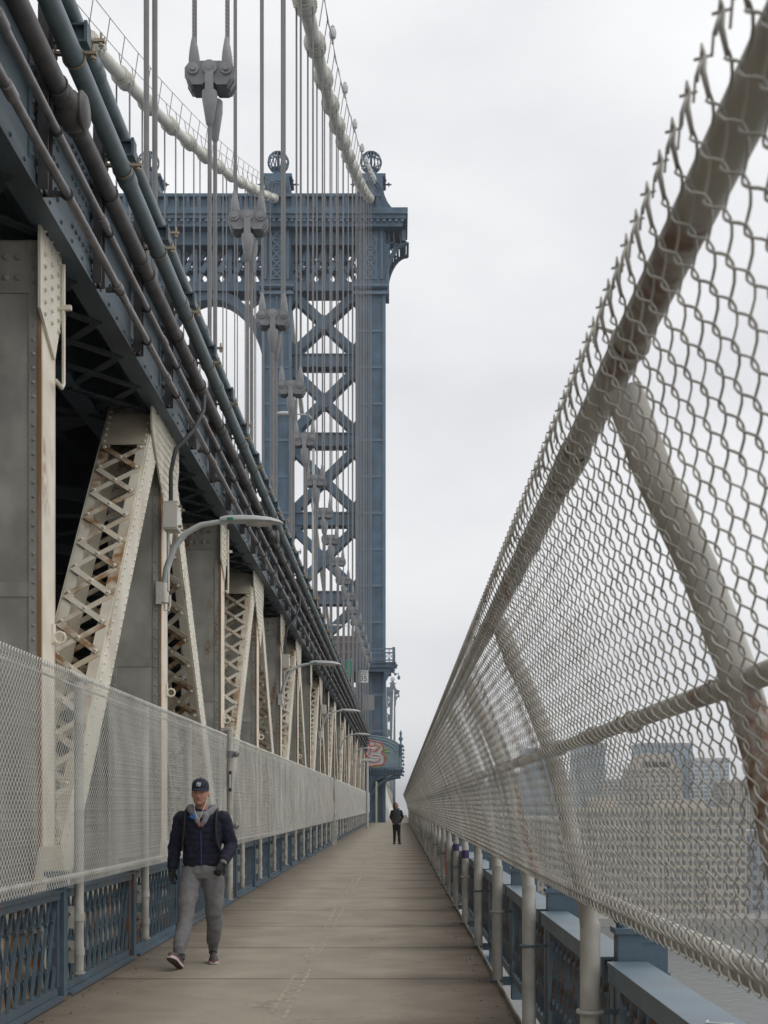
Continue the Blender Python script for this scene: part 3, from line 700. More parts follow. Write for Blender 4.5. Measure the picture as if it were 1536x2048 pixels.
# ------------------------------------------------------------------ tower
TS = 21.85
def tx(px): return (px-742.0)/TS            # relative to the right column axis
def tz(py): return EYE+(VPY-py)/TS
TWX = (742-798)/TS
def tower(loc, label):
    t = thing('bridge_tower', label, 'tower', loc)
    cols = [0.0, -8.5, -20.4, -28.9]
    for ci, cx in enumerate(cols):
        hw = 1.22
        c = MB(); c.box(cx-hw, cx+hw, -1.5, 1.5, -40, tz(590)); c.box(cx-hw-.25, cx+hw+.25, -1.75, 1.75, tz(590), tz(575)); c.box(cx-hw-.05, cx+hw+.05, -1.6, 1.6, tz(575), tz(440))
        col = c.build('column', 'tower_blue', t)
        f = MB()
        for sx in (-1, 1): f.box(cx+sx*hw-.14, cx+sx*hw+.14, -1.62, -1.501, -40, tz(592)); f.box(cx+sx*hw+.001*sx, cx+sx*(hw+.1), -1.4, -1.0, -40, tz(592))
        f.box(cx-.1, cx+.1, -1.58, -1.501, -40, tz(592))
        for k in range(14): f.box(cx-hw+.145, cx+hw-.145, -1.56, -1.502, tz(600+k*72)-.12, tz(600+k*72)+.12)
        for z in (tz(600), tz(585)): f.box(cx-hw-.35, cx+hw+.35, -1.9, -1.76, z-.1, z+.15)
        f.build('pilaster', 'tower_trim', col)
        l = MB(); z = tz(570)
        while z < tz(455):
            l.beam((cx-.45,-1.64,z),(cx+.45,-1.64,z+.9),.14,.06,up=(0,1,0)); l.beam((cx+.45,-1.66,z),(cx-.45,-1.66,z+.9),.14,.06,up=(0,1,0)); l.box(cx-.5,cx+.5,-1.68,-1.602,z-.05,z+.05); z += .9
        for s in (-1, 1): l.box(cx+s*.5-.07, cx+s*.5+.07, -1.7, -1.602, tz(572), tz(448)); l.box(cx+s*1.0-.10, cx+s*1.0+.10, -1.75, -1.602, tz(572), tz(448))
        l.build('laced_panel', 'tower_trim', col)
        cap = MB()      # pedestal over the cornice with concave shoulders, then the openwork ball
        if ci in (0, 3):    # the outer columns flare out to the cornice end
            sgn = 1 if ci == 0 else -1
            pr2 = [(-1.7, 440), (2.75, 440), (2.55, 437), (1.9, 427), (1.5, 415), (1.25, 402), (1.12, 390), (1.08, 366), (1.35, 364), (1.35, 359), (1.05, 357), (.72, 353), (.45, 347), (.40, 338), (-.40, 338), (-.45, 347), (-.72, 353), (-1.05, 357), (-1.35, 359), (-1.35, 364), (-1.08, 366), (-1.12, 390), (-1.3, 402), (-1.9, 410)]
        else:
            sgn = 1
            pr2 = [(-2.4, 410), (2.4, 410), (1.9, 408), (1.45, 402), (1.15, 390), (1.08, 366), (1.35, 364), (1.35, 359), (1.05, 357), (.72, 353), (.45, 347), (.40, 338), (-.40, 338), (-.45, 347), (-.72, 353), (-1.05, 357), (-1.35, 359), (-1.35, 364), (-1.08, 366), (-1.15, 390), (-1.45, 402), (-1.9, 408)]
        pr2 = [(cx+sgn*a, tz(q)) for a, q in pr2]
        if sgn < 0: pr2 = pr2[::-1]
        up_ = [q for q in pr2 if q[1] > tz(360.5)]; lo_ = [q for q in pr2 if q[1] < tz(358)]
        cap.prism(lo_, 'y', -1.40, 1.40)
        cap.lathe([(1.42,0),(1.42,.06),(1.1,.12),(.78,.3),(.5,.55),(.42,.85),(.62,.95),(.62,1.05),(.3,1.15)], (cx,0,tz(359.5)), 14); cap.lathe([(.40,-1.2),(.40,-1.12),(.3,-1.1)], (cx,0,tz(352)), 10, 'y')
        for s in (-1, 1): cap.lathe([(.08,0),(.08,.35),(.24,.4),(.1,.5),(.03,.7)], (cx+s*1.2,0,tz(367)), 8, 'x') if s > 0 else cap.lathe([(.03,-.7),(.1,-.5),(.24,-.4),(.08,-.35),(.08,0)], (cx+s*1.2,0,tz(367)), 8, 'x')
        cap.lathe([(.75,-1.60),(.75,-1.46)], (cx,0,tz(397)), 16, 'y'); cap.lathe([(1.0,-1.55),(1.0,-1.46),(.8,-1.46)], (cx,0,tz(397)), 16, 'y')
        cp = cap.build('pedestal', 'tower_blue', t)
        ball = MB(); cz = tz(323); rb = .95
        for j in range(16):
            a = 2*math.pi*j/16
            ball.tube([(cx+rb*math.sin(p)*math.cos(a), rb*math.sin(p)*math.sin(a), cz+rb*math.cos(p)) for p in [math.pi*(i+.3)/10.6 for i in range(11)]], .055, 4, caps=False)
        for p in (.6, 1.57, 2.5): ball.tube([(cx+rb*math.sin(p)*math.cos(a), rb*math.sin(p)*math.sin(a), cz+rb*math.cos(p)) for a in [i*math.pi/10 for i in range(20)]], .05, 4, closed=True)
        ball.lathe([(.30,0),(.30,.1),(1e-3,.14)], (cx,0,cz+rb-.1), 10); ball.lathe([(.12,-1),(.12,1)], (cx,0,cz), 6)
        ball.build('openwork_ball', 'tower_blue', t)
    xl, xr = cols[-1], cols[0]
    # entablature
    e = MB(); e.box(xl-1.3, xr+1.3, -1.3, 1.3, tz(500), tz(445)); e.box(xl-1.3, xr+1.3, -1.2, 1.2, tz(590), tz(572)); e.box(xl-1.3, xr+1.3, -1.15, 1.15, tz(494), tz(500)-.001); e.build('lintel_girder', 'tower_blue', t)
    c = MB(); c.box(xl-3.2, xr+3.2, -2.6, 2.6, tz(460), tz(447)); c.box(xl-3.35, xr+3.35, -2.75, 2.75, tz(452), tz(440)-.0); c.box(xl-2.9, xr+2.9, -2.4, 2.4, tz(474), tz(460)-.001)
    c.box(xl-1.5, xr+1.5, -2.2, 2.2, tz(440)+.001, tz(434)); c.box(xl-.9, xr+.9, -2.3, 2.3, tz(414), tz(408)); c.box(xl-1.0, xr+1.0, -1.9, 1.9, tz(434), tz(414)); c.build('cornice', 'tower_blue', t)
    m_ = MB(); x = xl-1.0
    while x < xr+.7: m_.prism([(-2.25, tz(414)), (-1.9, tz(414)), (-1.9, tz(434)), (-2.0, tz(434))], 'x', x, x+.28); x += .95
    x = xl-3.0
    while x < xr+3.1: m_.box(x, x+.25, -2.6, -2.41, tz(466), tz(461)); x += .55
    m_.build('modillions', 'tower_trim', t, kind='stuff')
    g = MB()                        # laced frieze
    def cross(x0, x1, z0, z1, w, yy=0.0, hub=True):
        g.beam((x0,yy-.2,z0),(x1,yy-.2,z1),w,.3,up=(0,1,0)); g.beam((x0,yy+.15,z1),(x1,yy+.15,z0),w,.3,up=(0,1,0))
        if hub: g.lathe([(w*1.3,-.42),(w*1.3,.38)], ((x0+x1)/2,yy,(z0+z1)/2), 8, 'y')
    for (a, b_) in ((-8.5+1.25, -1.25), (-20.4+1.25, -8.5-1.25), (-28.9+1.25, -20.4-1.25)):
        nn = 4 if b_-a < 8 else 6; w = (b_-a)/nn
        for i in range(nn):
            cross(a+i*w, a+(i+1)*w, tz(572), tz(500), .42); cross(a+(i-.5)*w if i else a, a+(i+.5)*w, tz(572), tz(500), .3, .5, False); g.box(a+i*w-.18, a+i*w+.18, -.5, .3, tz(572), tz(500))
            g.lathe([(.62,-.45),(.62,-.3),(.5,-.3)], (a+(i+.5)*w, 0, (tz(572)+tz(500))/2), 12, 'y')
    g.box(xl, xr, -.6, .6, tz(500), tz(494)); g.box(xl, xr, -.25, .45, tz(538)-.15, tz(538)+.15)
    g.build('laced_frieze', 'tower_trim', t)
    # bracket arches under the cornice ends
    for sgn, cx in ((1, xr), (-1, xl)):
        b = MB(); arc = [(cx+sgn*(1.35+2.0*(1-math.cos(a))), tz(578)+(tz(498)-tz(578))*math.sin(a)) for a in [i*math.pi/20 for i in range(11)]]
        for y0 in (-1.5, 1.2):
            b.tube([(x, y0+.15, z) for x, z in arc], .20, 4)
            for i in range(2, 10, 2): b.beam((arc[i][0], y0+.15, arc[i][1]), (cx+sgn*1.3, y0+.15, arc[i][1]+.4), .12, .12); b.beam((arc[i][0], y0+.15, arc[i][1]), (arc[i][0]-sgn*.1, y0+.15, tz(476)), .12, .12)
        for i in range(0, 11): b.beam((arc[i][0], -1.4, arc[i][1]), (arc[i][0], 1.4, arc[i][1]), .22, .22)
        b.box(cx+sgn*1.27, cx+sgn*1.65, -1.5, 1.5, tz(593), tz(500)); b.box(cx+sgn*2.8, cx+sgn*3.2, -1.6, 1.6, tz(494), tz(474)-.001)
        b.build('cornice_bracket', 'tower_blue', t)
    # cross bracing between column pairs
    for (a, b_) in ((-8.5+1.22, -1.22), (-28.9+1.22, -20.4-1.22)):
        zs = [tz(587), tz(725), tz(882), tz(1040), tz(1197), tz(1350)]
        for i, z in enumerate(zs[1:]):
            for y_ in (-.6, .6):
                br = MB(); br.box(a, b_, y_-.15, y_+.15, z-.50, z+.50); br.box(a, b_, y_-.3, y_+.3, z+.501, z+.60); br.box(a, b_, y_-.3, y_+.3, z-.6, z-.501); br.build('strut', 'tower_blue', t)
        for i in range(len(zs)-1):
            z1, z0 = zs[i]-.6*(i > 0), zs[i+1]+.6
            for yy in (-.6, .6):
                x = MB()
                x.beam((a, yy, z0), (b_, yy, z1), .75, .28, up=(0,1,0)); x.beam((a, yy+.03, z1), (b_, yy+.03, z0), .75, .27, up=(0,1,0))
                mx_, mz_ = (a+b_)/2, (z0+z1)/2; x.prism([(mx_-.72, mz_-.25), (mx_-.35, mz_-.65), (mx_+.35, mz_-.65), (mx_+.72, mz_-.25), (mx_+.72, mz_+.25), (mx_+.35, mz_+.65), (mx_-.35, mz_+.65), (mx_-.72, mz_+.25)], 'y', yy-.2, yy+.2)
                for (px_, pz_, s1, s2) in ((a, z0, 1, 1), (b_, z0, -1, 1), (a, z1, 1, -1), (b_, z1, -1, -1)):
                    pg = [(px_, pz_), (px_+s1*1.1, pz_), (px_, pz_+s2*1.3)]
                    if s1*s2 < 0: pg = pg[::-1]
                    x.prism(pg, 'y', yy-.17, yy+.17)
                x.build('cross_brace', 'tower_blue', t)
    # central arch
    ax = (-8.5-20.4)/2; rw = 11.9/2-1.22; n = 20; za, zb_ = tz(760), tz(604)
    ar = MB(); inn = [(ax+rw*math.cos(a), za+(zb_-za)*math.sin(a)) for a in [math.pi*i/n for i in range(n+1)]]; outr = [(ax+(rw+.6)*math.cos(a), za+(zb_-za+.9)*math.sin(a)) for a in [math.pi*i/n for i in range(n+1)]]
    outr = [(max(ax-rw-.0, min(ax+rw+.0, x)), z) for x, z in outr]
    for i in range(n):
        q = [inn[i], outr[i], outr[i+1], inn[i+1]]; ar.prism(q[::-1] if False else q, 'y', -.9, .9)
    ar.build('arch', 'tower_blue', t)
    s = MB()
    for i in (2, 4, 6, 14, 16, 18): s.beam((outr[i][0], 0, outr[i][1]), (outr[i][0]+(1.2 if i < 10 else -1.2)*(1 if abs(outr[i][0]-ax) < rw-1.3 else 0), 0, tz(590)), .3, .4, up=(0,1,0))
    for sg in (1, -1): s.beam((ax+sg*1.9, 0, tz(590)), (ax+sg*rw, 0, tz(672)), .4, .6, up=(0,1,0)); s.beam((ax+sg*rw, 0, tz(592)), (ax+sg*2.5, 0, tz(628)), .3, .4, up=(0,1,0))
    s.build('spandrel_lacing', 'tower_trim', t)
    lo = MB()
    for (a, b_) in ((-8.5, 0), (-20.4, -8.5), (-28.9, -20.4)): lo.box(a, b_, -1.0, 1.0, -12, -5)
    lo.build('portal_beam', 'tower_blue', t)
    MB().box(xl-6, xr+6, -8, 8, -46, -33).build('granite_pier', 'granite', t)
    return t
TL = (TWX, 119.2, 0)
tw = tower(TL, 'huge blue steel bridge tower with openwork ball finials close ahead')
# balconies on the near tower
b = MB(); z0 = tz(1331)
b.box(-2.6, 2.15, -3.4, 1.5, z0-.15, z0); b.box(-2.5, 2.05, -3.3, 1.4, z0-.5, z0-.15); b.box(-2.3, 1.85, -3.1, 1.3, z0-.85, z0-.5)
bal = b.build('upper_balcony', 'tower_blue', tw)
r = MB(); 
for (p, q) in (((-2.55,-3.35), (2.1,-3.35)), ((2.1,-3.35), (2.1,1.45)), ((-2.55,-3.35), (-2.55,1.45))):
    for z in (.15, .8, 1.15): r.beam((p[0], p[1], z0+z), (q[0], q[1], z0+z), .1, .12)
    L = math.hypot(q[0]-p[0], q[1]-p[1]); nn = int(L/.42)
    for i in range(nn+1):
        f = i/nn; x, y = p[0]+(q[0]-p[0])*f, p[1]+(q[1]-p[1])*f; r.box(x-.035, x+.035, y-.035, y+.035, z0, z0+1.15)
        if i < nn:
            x2, y2 = p[0]+(q[0]-p[0])*(i+1)/nn, p[1]+(q[1]-p[1])*(i+1)/nn; r.beam((x,y,z0+.2),(x2,y2,z0+.78),.04,.04); r.beam((x,y,z0+.78),(x2,y2,z0+.2),.04,.04)
for x, y in ((-2.55,-3.35), (2.1,-3.35), (2.1,1.45), (-.2,-3.35)): r.box(x-.12, x+.12, y-.12, y+.12, z0, z0+1.3)
r.build('railing', 'tower_trim', bal)
cb = MB()
for y in (-3.0, -1.6):
    cb.prism([(1.25, z0-.86), (1.85, z0-.86), (1.6, z0-1.2), (1.4, z0-1.6), (1.25, z0-2.6)], 'y', y-.12, y+.12)
for i in range(6): cb.ell((2.2+.14*math.sin(i*1.3), -3.2, z0-.1-.2*i), .13, .13, .12, 8, 5)
cb.tube([(2.25,-3.2,z0-1.1),(2.5,-3.2,z0-1.0),(2.55,-3.2,z0-1.25)], .04, 5); cb.ell((2.55,-3.2,z0-1.4), .13, .13, .2, 8, 6)
cb.build('scroll_bracket', 'tower_blue', bal)
# lower balcony: a curved-topped sheet metal screen over the walkway, with a graffito
z1 = tz(1541)
b = MB(); b.box(-.9, 2.95, -3.4, 1.5, z1-.15, z1+.05); b.box(-.8, 2.85, -3.3, 1.4, z1-.45, z1-.15); lb = b.build('lower_balcony', 'tower_blue', tw)
d = MB(); x = -.85
while x < 2.9: d.prism([(x, z1+.05), (x+.1, z1+.05), (x+.1, z1-.1), (x+.05, z1-.25), (x, z1-.1)], 'y', -3.5, -3.41); x += .28
d.box(-.9, 2.95, -3.5, -3.41, z1+.06, z1+.2); d.build('valance', 'tower_trim', lb, kind='stuff')
arc = [(-.6, z1+3.0)]+[(-.6+3.3*math.sin(a), z1+1.9+1.15*math.cos(a)) for a in [i*math.pi/2/10*.97 for i in range(1, 11)]]
pn = MB().prism([(-.6, z1+.2), (2.7, z1+.2)]+arc[::-1], 'y', -3.36, -3.28); sc_ = pn.build('sheet_screen', 'canopy_blue', lb)
rb = MB()
for q in (0, .22, .42): rb.tube([(-.6+(x+.6)*(1-q/3.6), -3.38, z-q) for x, z in arc], .045, 5)
for x in (-.6, 2.72): rb.box(x-.08, x+.08, -3.44, -3.26, z1+.2, z1+(3.05 if x < 0 else 2.0))
rb.build('rib', 'canopy_blue', sc_)
fn = MB().lathe([(.14,0),(.14,.9),(.20,1.0),(.10,1.1),(.08,1.3),(.22,1.55),(.09,1.75),(.09,1.95),(.13,2.0),(.03,2.3)], (2.72,-3.35,z1+1.2), 10); fn.build('finial', 'tower_blue', lb)
sd_ = MB()
for i in range(9): sd_.ell((2.92+.05*(i % 2), -3.2, z1-.5+.32*i), .10, .12, .12, 8, 5)
sd_.box(2.75, 2.85, -3.3, 1.4, z1, z1+1.9); sd_.build('side_scroll', 'tower_blue', lb)
arcb = [(-.3+3.0*(1-math.cos(a)), z1-3.6+3.0*math.sin(a)) for a in [i*math.pi/20 for i in range(11)]]
for y in (-3.1, -.2): ub = MB(); ub.tube([(x, y, z) for x, z in arcb], .15, 6); ub.prism([(-.6, z1-4.2), (-.3, z1-3.6), (.35, z1-1.1), (1.6, z1-.5), (-.6, z1-.45)], 'y', y-.06, y+.06); ub.build('arched_bracket', 'tower_blue', lb)
ub = MB(); ub.box(-1.1, -.45, -3.3, -2.6, -.2, z1-.46); ub.box(-.4, -.2, -3.2, -3.0, 0, z1-3.5); ub.build('bracket_leg', 'tower_blue', lb)
# graffiti: two bubble letter lobes, white fill, red outline, green flashes
def blob(cx, cz, pts): return [(cx+a, cz+b_) for a, b_ in pts]
gx, gz = .10, z1+1.45
outer = [(-.45,-1.05),(-.2,-1.15),(.35,-1.05),(.85,-1.0),(1.05,-.6),(1.0,-.2),(.75,.05),(.95,.35),(.85,.75),(.45,1.0),(0,1.05),(-.25,1.2),(-.35,.85),(-.6,.5),(-.72,.1),(-.55,-.2),(-.75,-.6)]
MB().prism(blob(gx+.15, gz, [(a*1.0, b_) for a, b_ in outer]), 'y', -3.372, -3.366).build('graffiti_fill', 'graf_white', sc_)
gr = MB()
def stroke(mbx, pts, w, yy=-3.385): mbx.tube([(gx+.15+a, yy, gz+b_) for a, b_ in pts], w, 5)
def smooth(pts, closed=False):
    o = []; n_ = len(pts)
    for i in range(n_ if closed else n_-1):
        p0, p1, p2, p3 = pts[(i-1) % n_ if closed else max(i-1, 0)], pts[i], pts[(i+1) % n_], pts[(i+2) % n_ if closed else min(i+2, n_-1)]
        for s in range(4):
            t = s/4; o.append(tuple(.5*((2*p1[k])+(-p0[k]+p2[k])*t+(2*p0[k]-5*p1[k]+4*p2[k]-p3[k])*t*t+(-p0[k]+3*p1[k]-3*p2[k]+p3[k])*t**3) for k in range(2)))
    if not closed: o.append(pts[-1])
    return o
gr.tube([(gx+.15+a, -3.385, gz+b_) for a, b_ in smooth(outer, True)], .06, 5, closed=True)
stroke(gr, smooth([(-.25,.55),(.3,.75),(.6,.5),(.3,.2),(-.1,.15)]), .045); stroke(gr, smooth([(-.3,-.75),(.25,-.8),(.65,-.55),(.4,-.25),(-.05,-.2)]), .045)
stroke(gr, smooth([(-.35,1.0),(-.2,.3),(-.4,-.3),(-.45,-1.0)]), .045); gr.build('graffiti_outline', 'graf_red', sc_)
pk = MB()
stroke(pk, smooth([(-.55,.9),(-.4,.4),(-.65,0),(-.35,-.3)]), .08, -3.375); stroke(pk, smooth([(.1,.45),(.45,.45),(.2,.3)]), .07, -3.376); pk.build('graffiti_shade', 'graf_pink', sc_)
gn = MB(); stroke(gn, [(.75,.2),(1.25,.45),(1.0,.15),(1.5,.1),(1.05,-.1),(1.3,-.45),(.95,-.3)], .07, -3.37); stroke(gn, smooth([(.2,.95),(.55,.5),(.75,.75)]), .05, -3.375); stroke(gn, smooth([(-.3,-1.15),(.2,-1.25),(.7,-1.15)]), .05, -3.37); gn.build('graffiti_flash', 'graf_green', sc_)
tower2 = tower((TWX-.5, 620, 1.0), 'distant blue bridge tower seen small beyond the near tower base')

# ------------------------------------------------------------------ lattice railings
PB = P/2
LX, LY0 = -2.74, 10.52
def rail_panel_meshes(seed, w=PB-.18):
    rnd = random.Random(seed); fr_, bars, sh = MB(), [], MB()
    z0, z1, h = .10, .80, .70
    n = 13; st = w/n; lean = .30
    for i in range(-2, n+1):
        for sg in (1, -1):
            ya, yb = i*st+st/2, i*st+st/2+lean
            if sg < 0: ya, yb = yb, ya
            a0, a1, c0, c1 = ya, yb, z0, z1
            # clip to the panel
            def cl(yv): return max(0, min(w, yv))
            if a0 != cl(a0): t = (cl(a0)-a0)/(a1-a0); c0 = z0+h*t; a0 = cl(a0)
            if a1 != cl(a1): t = (cl(a1)-yb)/(ya-yb); c1 = z1-h*t; a1 = cl(a1)
            if c1-c0 < .12: continue
            bars.append(((.012*sg, a0-w/2, c0), (.012*sg, a1-w/2, c1)))
    return bars
bars = rail_panel_meshes(1); w = PB-.18
fr_m = MB(); fr_m.box(-.05,.05,-w/2,w/2,.80,.86); fr_m.box(-.075,.075,-w/2,w/2,.86,.875); fr_m.box(-.03,.03,-w/2,w/2,.04,.10)
for s in (-1, 1): fr_m.box(-.035,.035,s*w/2-.035,s*w/2+.035,.10,.80)
fr_m.box(-.02, .10, -w/2, w/2, .01, .035)
frm = fr_m.mesh('panel_frame', 'rail_blue'); barm = [MB().beam(a, b_, .014, .024, up=(1,0,0)).mesh('lattice_bar', 'rail_blue') for a, b_ in bars]
jb_ = MB()
for a, b_ in bars: jb_.beam(a, b_, .014, .024, up=(1,0,0))
jbm = jb_.mesh('lattice_bars', 'rail_blue')
def studs(mat):
    s = MB(); rnd = random.Random(4)
    for zz in (.27, .45, .63):
        yy = -w/2+.1
        while yy < w/2: s.box(-.024, .024, yy-.012, yy+.012, zz-.014+rnd.uniform(-.01,.01), zz+.014); yy += w/13
    return s.mesh('studs', mat)
stm = studs('rail_blue')
pst = MB().box(-.07,.07,-.06,.06,-.12,.98).box(-.085,.085,-.08,.08,.98,1.02).box(-.10,.10,-.10,.10,-.14,-.11).lathe([(.05,-.3),(.05,-.12)],(0,0,0),8)
pstm = pst.mesh('railing_post', 'rail_blue')
lr = thing('lattice_railing', 'blue lattice railing along the left edge of the walkway', 'railing', (LX, 0, 0))
for k in range(-2, 38):
    y = LY0+PB*k
    place('railing_post', pstm, lr, (0, y-.10, 0)); 
    yc = y-.10+PB/2
    if yc > 113: continue
    f = place('panel_frame', frm, lr, (0, yc, 0))
    if -1 <= k < 7:
        for m_ in barm: place('lattice_bar', m_, f)
    else: place('lattice_bars', jbm, f, kind='stuff')
    place('studs', stm, f, kind='stuff')
RX, RY0 = .86, 3.10
rr = thing('lattice_railing', 'blue railing with rusty lattice outside the right fence, its flat top rail graffitied', 'railing', (1.02, 0, 0))
fr2 = MB(); fr2.box(-.09,.09,-w/2,w/2,.835,.85); fr2.box(-.085,-.075,-w/2,w/2,.76,.834); fr2.box(.075,.085,-w/2,w/2,.76,.834); fr2.box(-.04,.04,-w/2,w/2,.03,.10)
for s in (-1, 1): fr2.box(-.04,.04,s*w/2-.05,s*w/2+.05,.10,.834)
fr2m = fr2.mesh('panel_frame', 'rail_blue_light'); 
barr = [MB().beam(a, b_, .022, .03, up=(1,0,0)).mesh('lattice_bar', 'rail_rusty') for a, b_ in bars]; jr = MB()
for a, b_ in bars: jr.beam(a, b_, .022, .03, up=(1,0,0))
jrm = jr.mesh('lattice_bars', 'rail_rusty'); strm = studs('rail_rusty')
pr_ = MB().box(-.055,.055,-.06,.06,-.15,.97).box(-.07,.07,-.075,.075,.97,.995)
pr_.box(.055,.17,-.05,-.04,.60,.96).box(.055,.17,.04,.05,.60,.96).box(.055,.18,-.055,.055,.93,.945).box(.055,.18,-.055,.055,.78,.795).box(.055,.18,-.055,.055,.60,.615)
pr_.tube([(-.02,0,.95),(-.03,0,1.02),(-.07,0,1.08),(-.13,0,1.12)], .028, 8)
prm = pr_.mesh('railing_post', 'rail_blue')
for k in range(-1, 40):
    y = RY0+PB*k
    place('railing_post', prm, rr, (.02, y+.05, 0)); yc = y+.05+PB/2
    f = place('panel_frame', fr2m, rr, (0, yc, 0))
    if k < 3:
        for m_ in barr: place('lattice_bar', m_, f)
    else: place('lattice_bars', jrm, f, kind='stuff')
    place('studs', strm, f, kind='stuff')
scr = MB(); scr.tube([(.0+.05*math.sin(i*1.9), 3.75+i*.035, .852) for i in range(14)], .004, 4); scr.build('scrawl', 'graf_white', rr)

# ------------------------------------------------------------------ chain-link fences
PITCH = PB/60; HP = .086
def link_panel(prof, seed, wr, wav, T=.0085, tip=1.0, NW=60, HP=HP):
    """woven flat spirals hanging from the top selvage along a profile of (x, z) points"""
    rnd = random.Random(seed); mb = MB(); PITCH = PB/NW
    L = [0]
    for a, c in zip(prof, prof[1:]): L.append(L[-1]+math.hypot(c[0]-a[0], c[1]-a[1]))
    S = L[-1]
    def P_(s):
        s = max(0, min(S, s))
        for i in range(len(prof)-1):
            if s <= L[i+1]+1e-9:
                t = (s-L[i])/(L[i+1]-L[i]); a, c = prof[i], prof[i+1]; dx, dz = c[0]-a[0], c[1]-a[1]; q = math.hypot(dx, dz)
                return a[0]+dx*t, a[1]+dz*t, -dz/q, dx/q
    nper = int(S/HP); ph = rnd.uniform(0, 6); K = 10; A = PITCH*.60
    def bulge(s, y): return wav*(math.sin(s*4.5+ph)+.7*math.sin(y*2.3+s*2.1+ph*2)+.3*math.sin(y*9+s*3))*math.sin(math.pi*max(0, min(1, s/S)))*math.sin(math.pi*max(0, min(1, y/PB)))**.6
    for w_ in range(NW):
        y0 = (w_+.5)*PITCH; pts = []; sg = -1 if w_ % 2 == 0 else 1; jit = rnd.uniform(-.0012, .0012)
        for i in range(nper*K+1):
            ph_ = 2*math.pi*i/K; s = S-.012-i*HP/K; x, z, nx, nz = P_(s)
            yy = sg*A*(math.cos(ph_)+.08*math.cos(3*ph_))/1.08; o_ = sg*T*math.sin(ph_)+bulge(s, y0)+T*.6
            pts.append((x+nx*o_, y0+yy+jit, z+nz*o_))
        mb.tube(pts, wr, 4, caps=False)
    # twisted and barbed tips along the top selvage, the cut ends hanging back down
    for w_ in range(NW//2):
        y0 = 2*w_*PITCH; x, z, nx, nz = P_(S); x += nx*T*.6; z += nz*T*.6
        ux, uz = (prof[-1][0]-prof[-2][0]), (prof[-1][1]-prof[-2][1]); q = math.hypot(ux, uz); ux /= q; uz /= q
        def q_(u, yy, nn): return (x+ux*u+nx*nn, y0+yy, z+uz*u+nz*nn)
        h = .040*tip; j = rnd.uniform(-.005, .005)
        mb.tube([q_(-.015, 0, 0), q_(h*.5, j*.5, .003), q_(h, j, 0), q_(h+.016*tip, j, 0)], [wr*1.5, wr*1.9, wr*2.2, wr*.7], 5)
        mb.tube([q_(h, j-.013*tip, .004), q_(h+.003, j+.013*tip, -.003)], wr*1.1, 4); mb.tube([q_(h-.004, j, .012*tip), q_(h, j, -.012*tip)], wr*1.0, 4)
        e = rnd.uniform(.7, 1.15)
        tp_ = Vector(q_(h*.95, j, .002)); dn = lambda yy, zz: tuple(tp_+Vector((-.004-.1*zz, yy, -zz)))
        mb.tube([tp_, dn(-.010, .018*tip), dn(-.009, .045*e*tip)], wr, 4)
        mb.tube([tp_, dn(.008, .020*tip), dn(.004, .068*e*tip)], wr, 4)
    return mb
# --- right-hand fence, leaning in over the walkway
profR = [(.800, 1.065), (.785, 1.15), (.675, 1.65), (.615, 1.83), (.54, 2.02), (.402, 2.38), (.393, 2.455)]
panR = [link_panel(profR, 11+i, .0023, .014 if i else .004).mesh('wire_mesh', 'fence_wire') for i in range(4)]
rf = thing('chain_link_fence', 'tall chain-link fence on slanting white pipes leaning over the right side of the walkway', 'fence', (0, 0, 0))
for k in range(-1, 41): place('wire_mesh', panR[0 if k < 1 else 1+k % 3], rf, (0, RY0+PB*k, 0), kind='stuff')
# posts
pm = MB(); r_ = .046
pm.tube([(RX,0,-.10),(RX,0,1.02)], r_, 14)
cap_c = MB().tube([(RX+.055*math.cos(a), .055*math.sin(a), .02) for a in [i*math.pi/8 for i in range(16)]], .010, 6, closed=True).tube([(RX+.055*math.cos(a), .055*math.sin(a), .62) for a in [i*math.pi/8 for i in range(16)]], .010, 6, closed=True).box(RX+.05, RX+.14, -.02, .02, .61, .63).box(RX+.05, RX+.12, -.03, .03, -.02, .05)
cup = MB().lathe([(.03,-.10),(.055,-.095),(.06,-.02),(.048,0)], (RX,0,-.08), 12)
arm = MB().tube([(RX,0,.98),(.85,0,1.08),(.79,0,1.34),(.725,0,1.65),(.672,0,1.83),(.60,0,2.02),(.51,0,2.21),(.448,0,2.38)], [.045,.042,.040,.039,.039,.039,.039,.039], 14)
pmm, cmm, cum, amm = pm.mesh('fence_post','fence_pipe'), cap_c.mesh('u_clamp','rail_blue'), cup.mesh('post_cup','rail_blue'), arm.mesh('slanting_arm','fence_pipe')
cm2 = MB().tube([(RX+.055*math.cos(a), .055*math.sin(a), .62) for a in [i*math.pi/8 for i in range(16)]], .011, 6, closed=True).mesh('u_clamp','fence_pipe')
for k in range(-1, 41):
    y = RY0+PB*k-(.5 if k == 0 else 0)
    a = place('fence_post', pmm, rf, (0, y, 0)); place('u_clamp', cmm, a); place('post_cup', cum, a); place('slanting_arm', amm, rf, (0, y, 0))
    if k % 2: place('u_clamp', cm2, a, (0, 0, .0))
for nm, x, z, r0, mt in (('top_rail', .445, 2.44, .034, 'fence_pipe_rusty'), ('middle_rail', .705, 1.80, .025, 'fence_pipe'), ('bottom_rail', .835, 1.15, .037, 'fence_pipe')):
    MB().tube([(x, -.5+4*i, z+.004*math.sin(i*1.7)) for i in range(29)], r0, 14).build(nm, mt, rf)
tb_ = MB().tube([(.445+.037*math.cos(a), 0, 2.44+.037*math.sin(a)) for a in [i*math.pi/6 for i in range(12)]], .0045, 5, closed=True, up=(0,1,0)).tube([(.41,0,2.46),(.385,.015,2.475),(.378,.02,2.445)], .0045, 5).mesh('wire_tie', 'fence_pipe_rusty')
rnt = random.Random(9); yt = 2.5
while yt < 50: place('wire_tie', tb_, rf, (0, yt, 0)); yt += rnt.uniform(.45, 1.7)
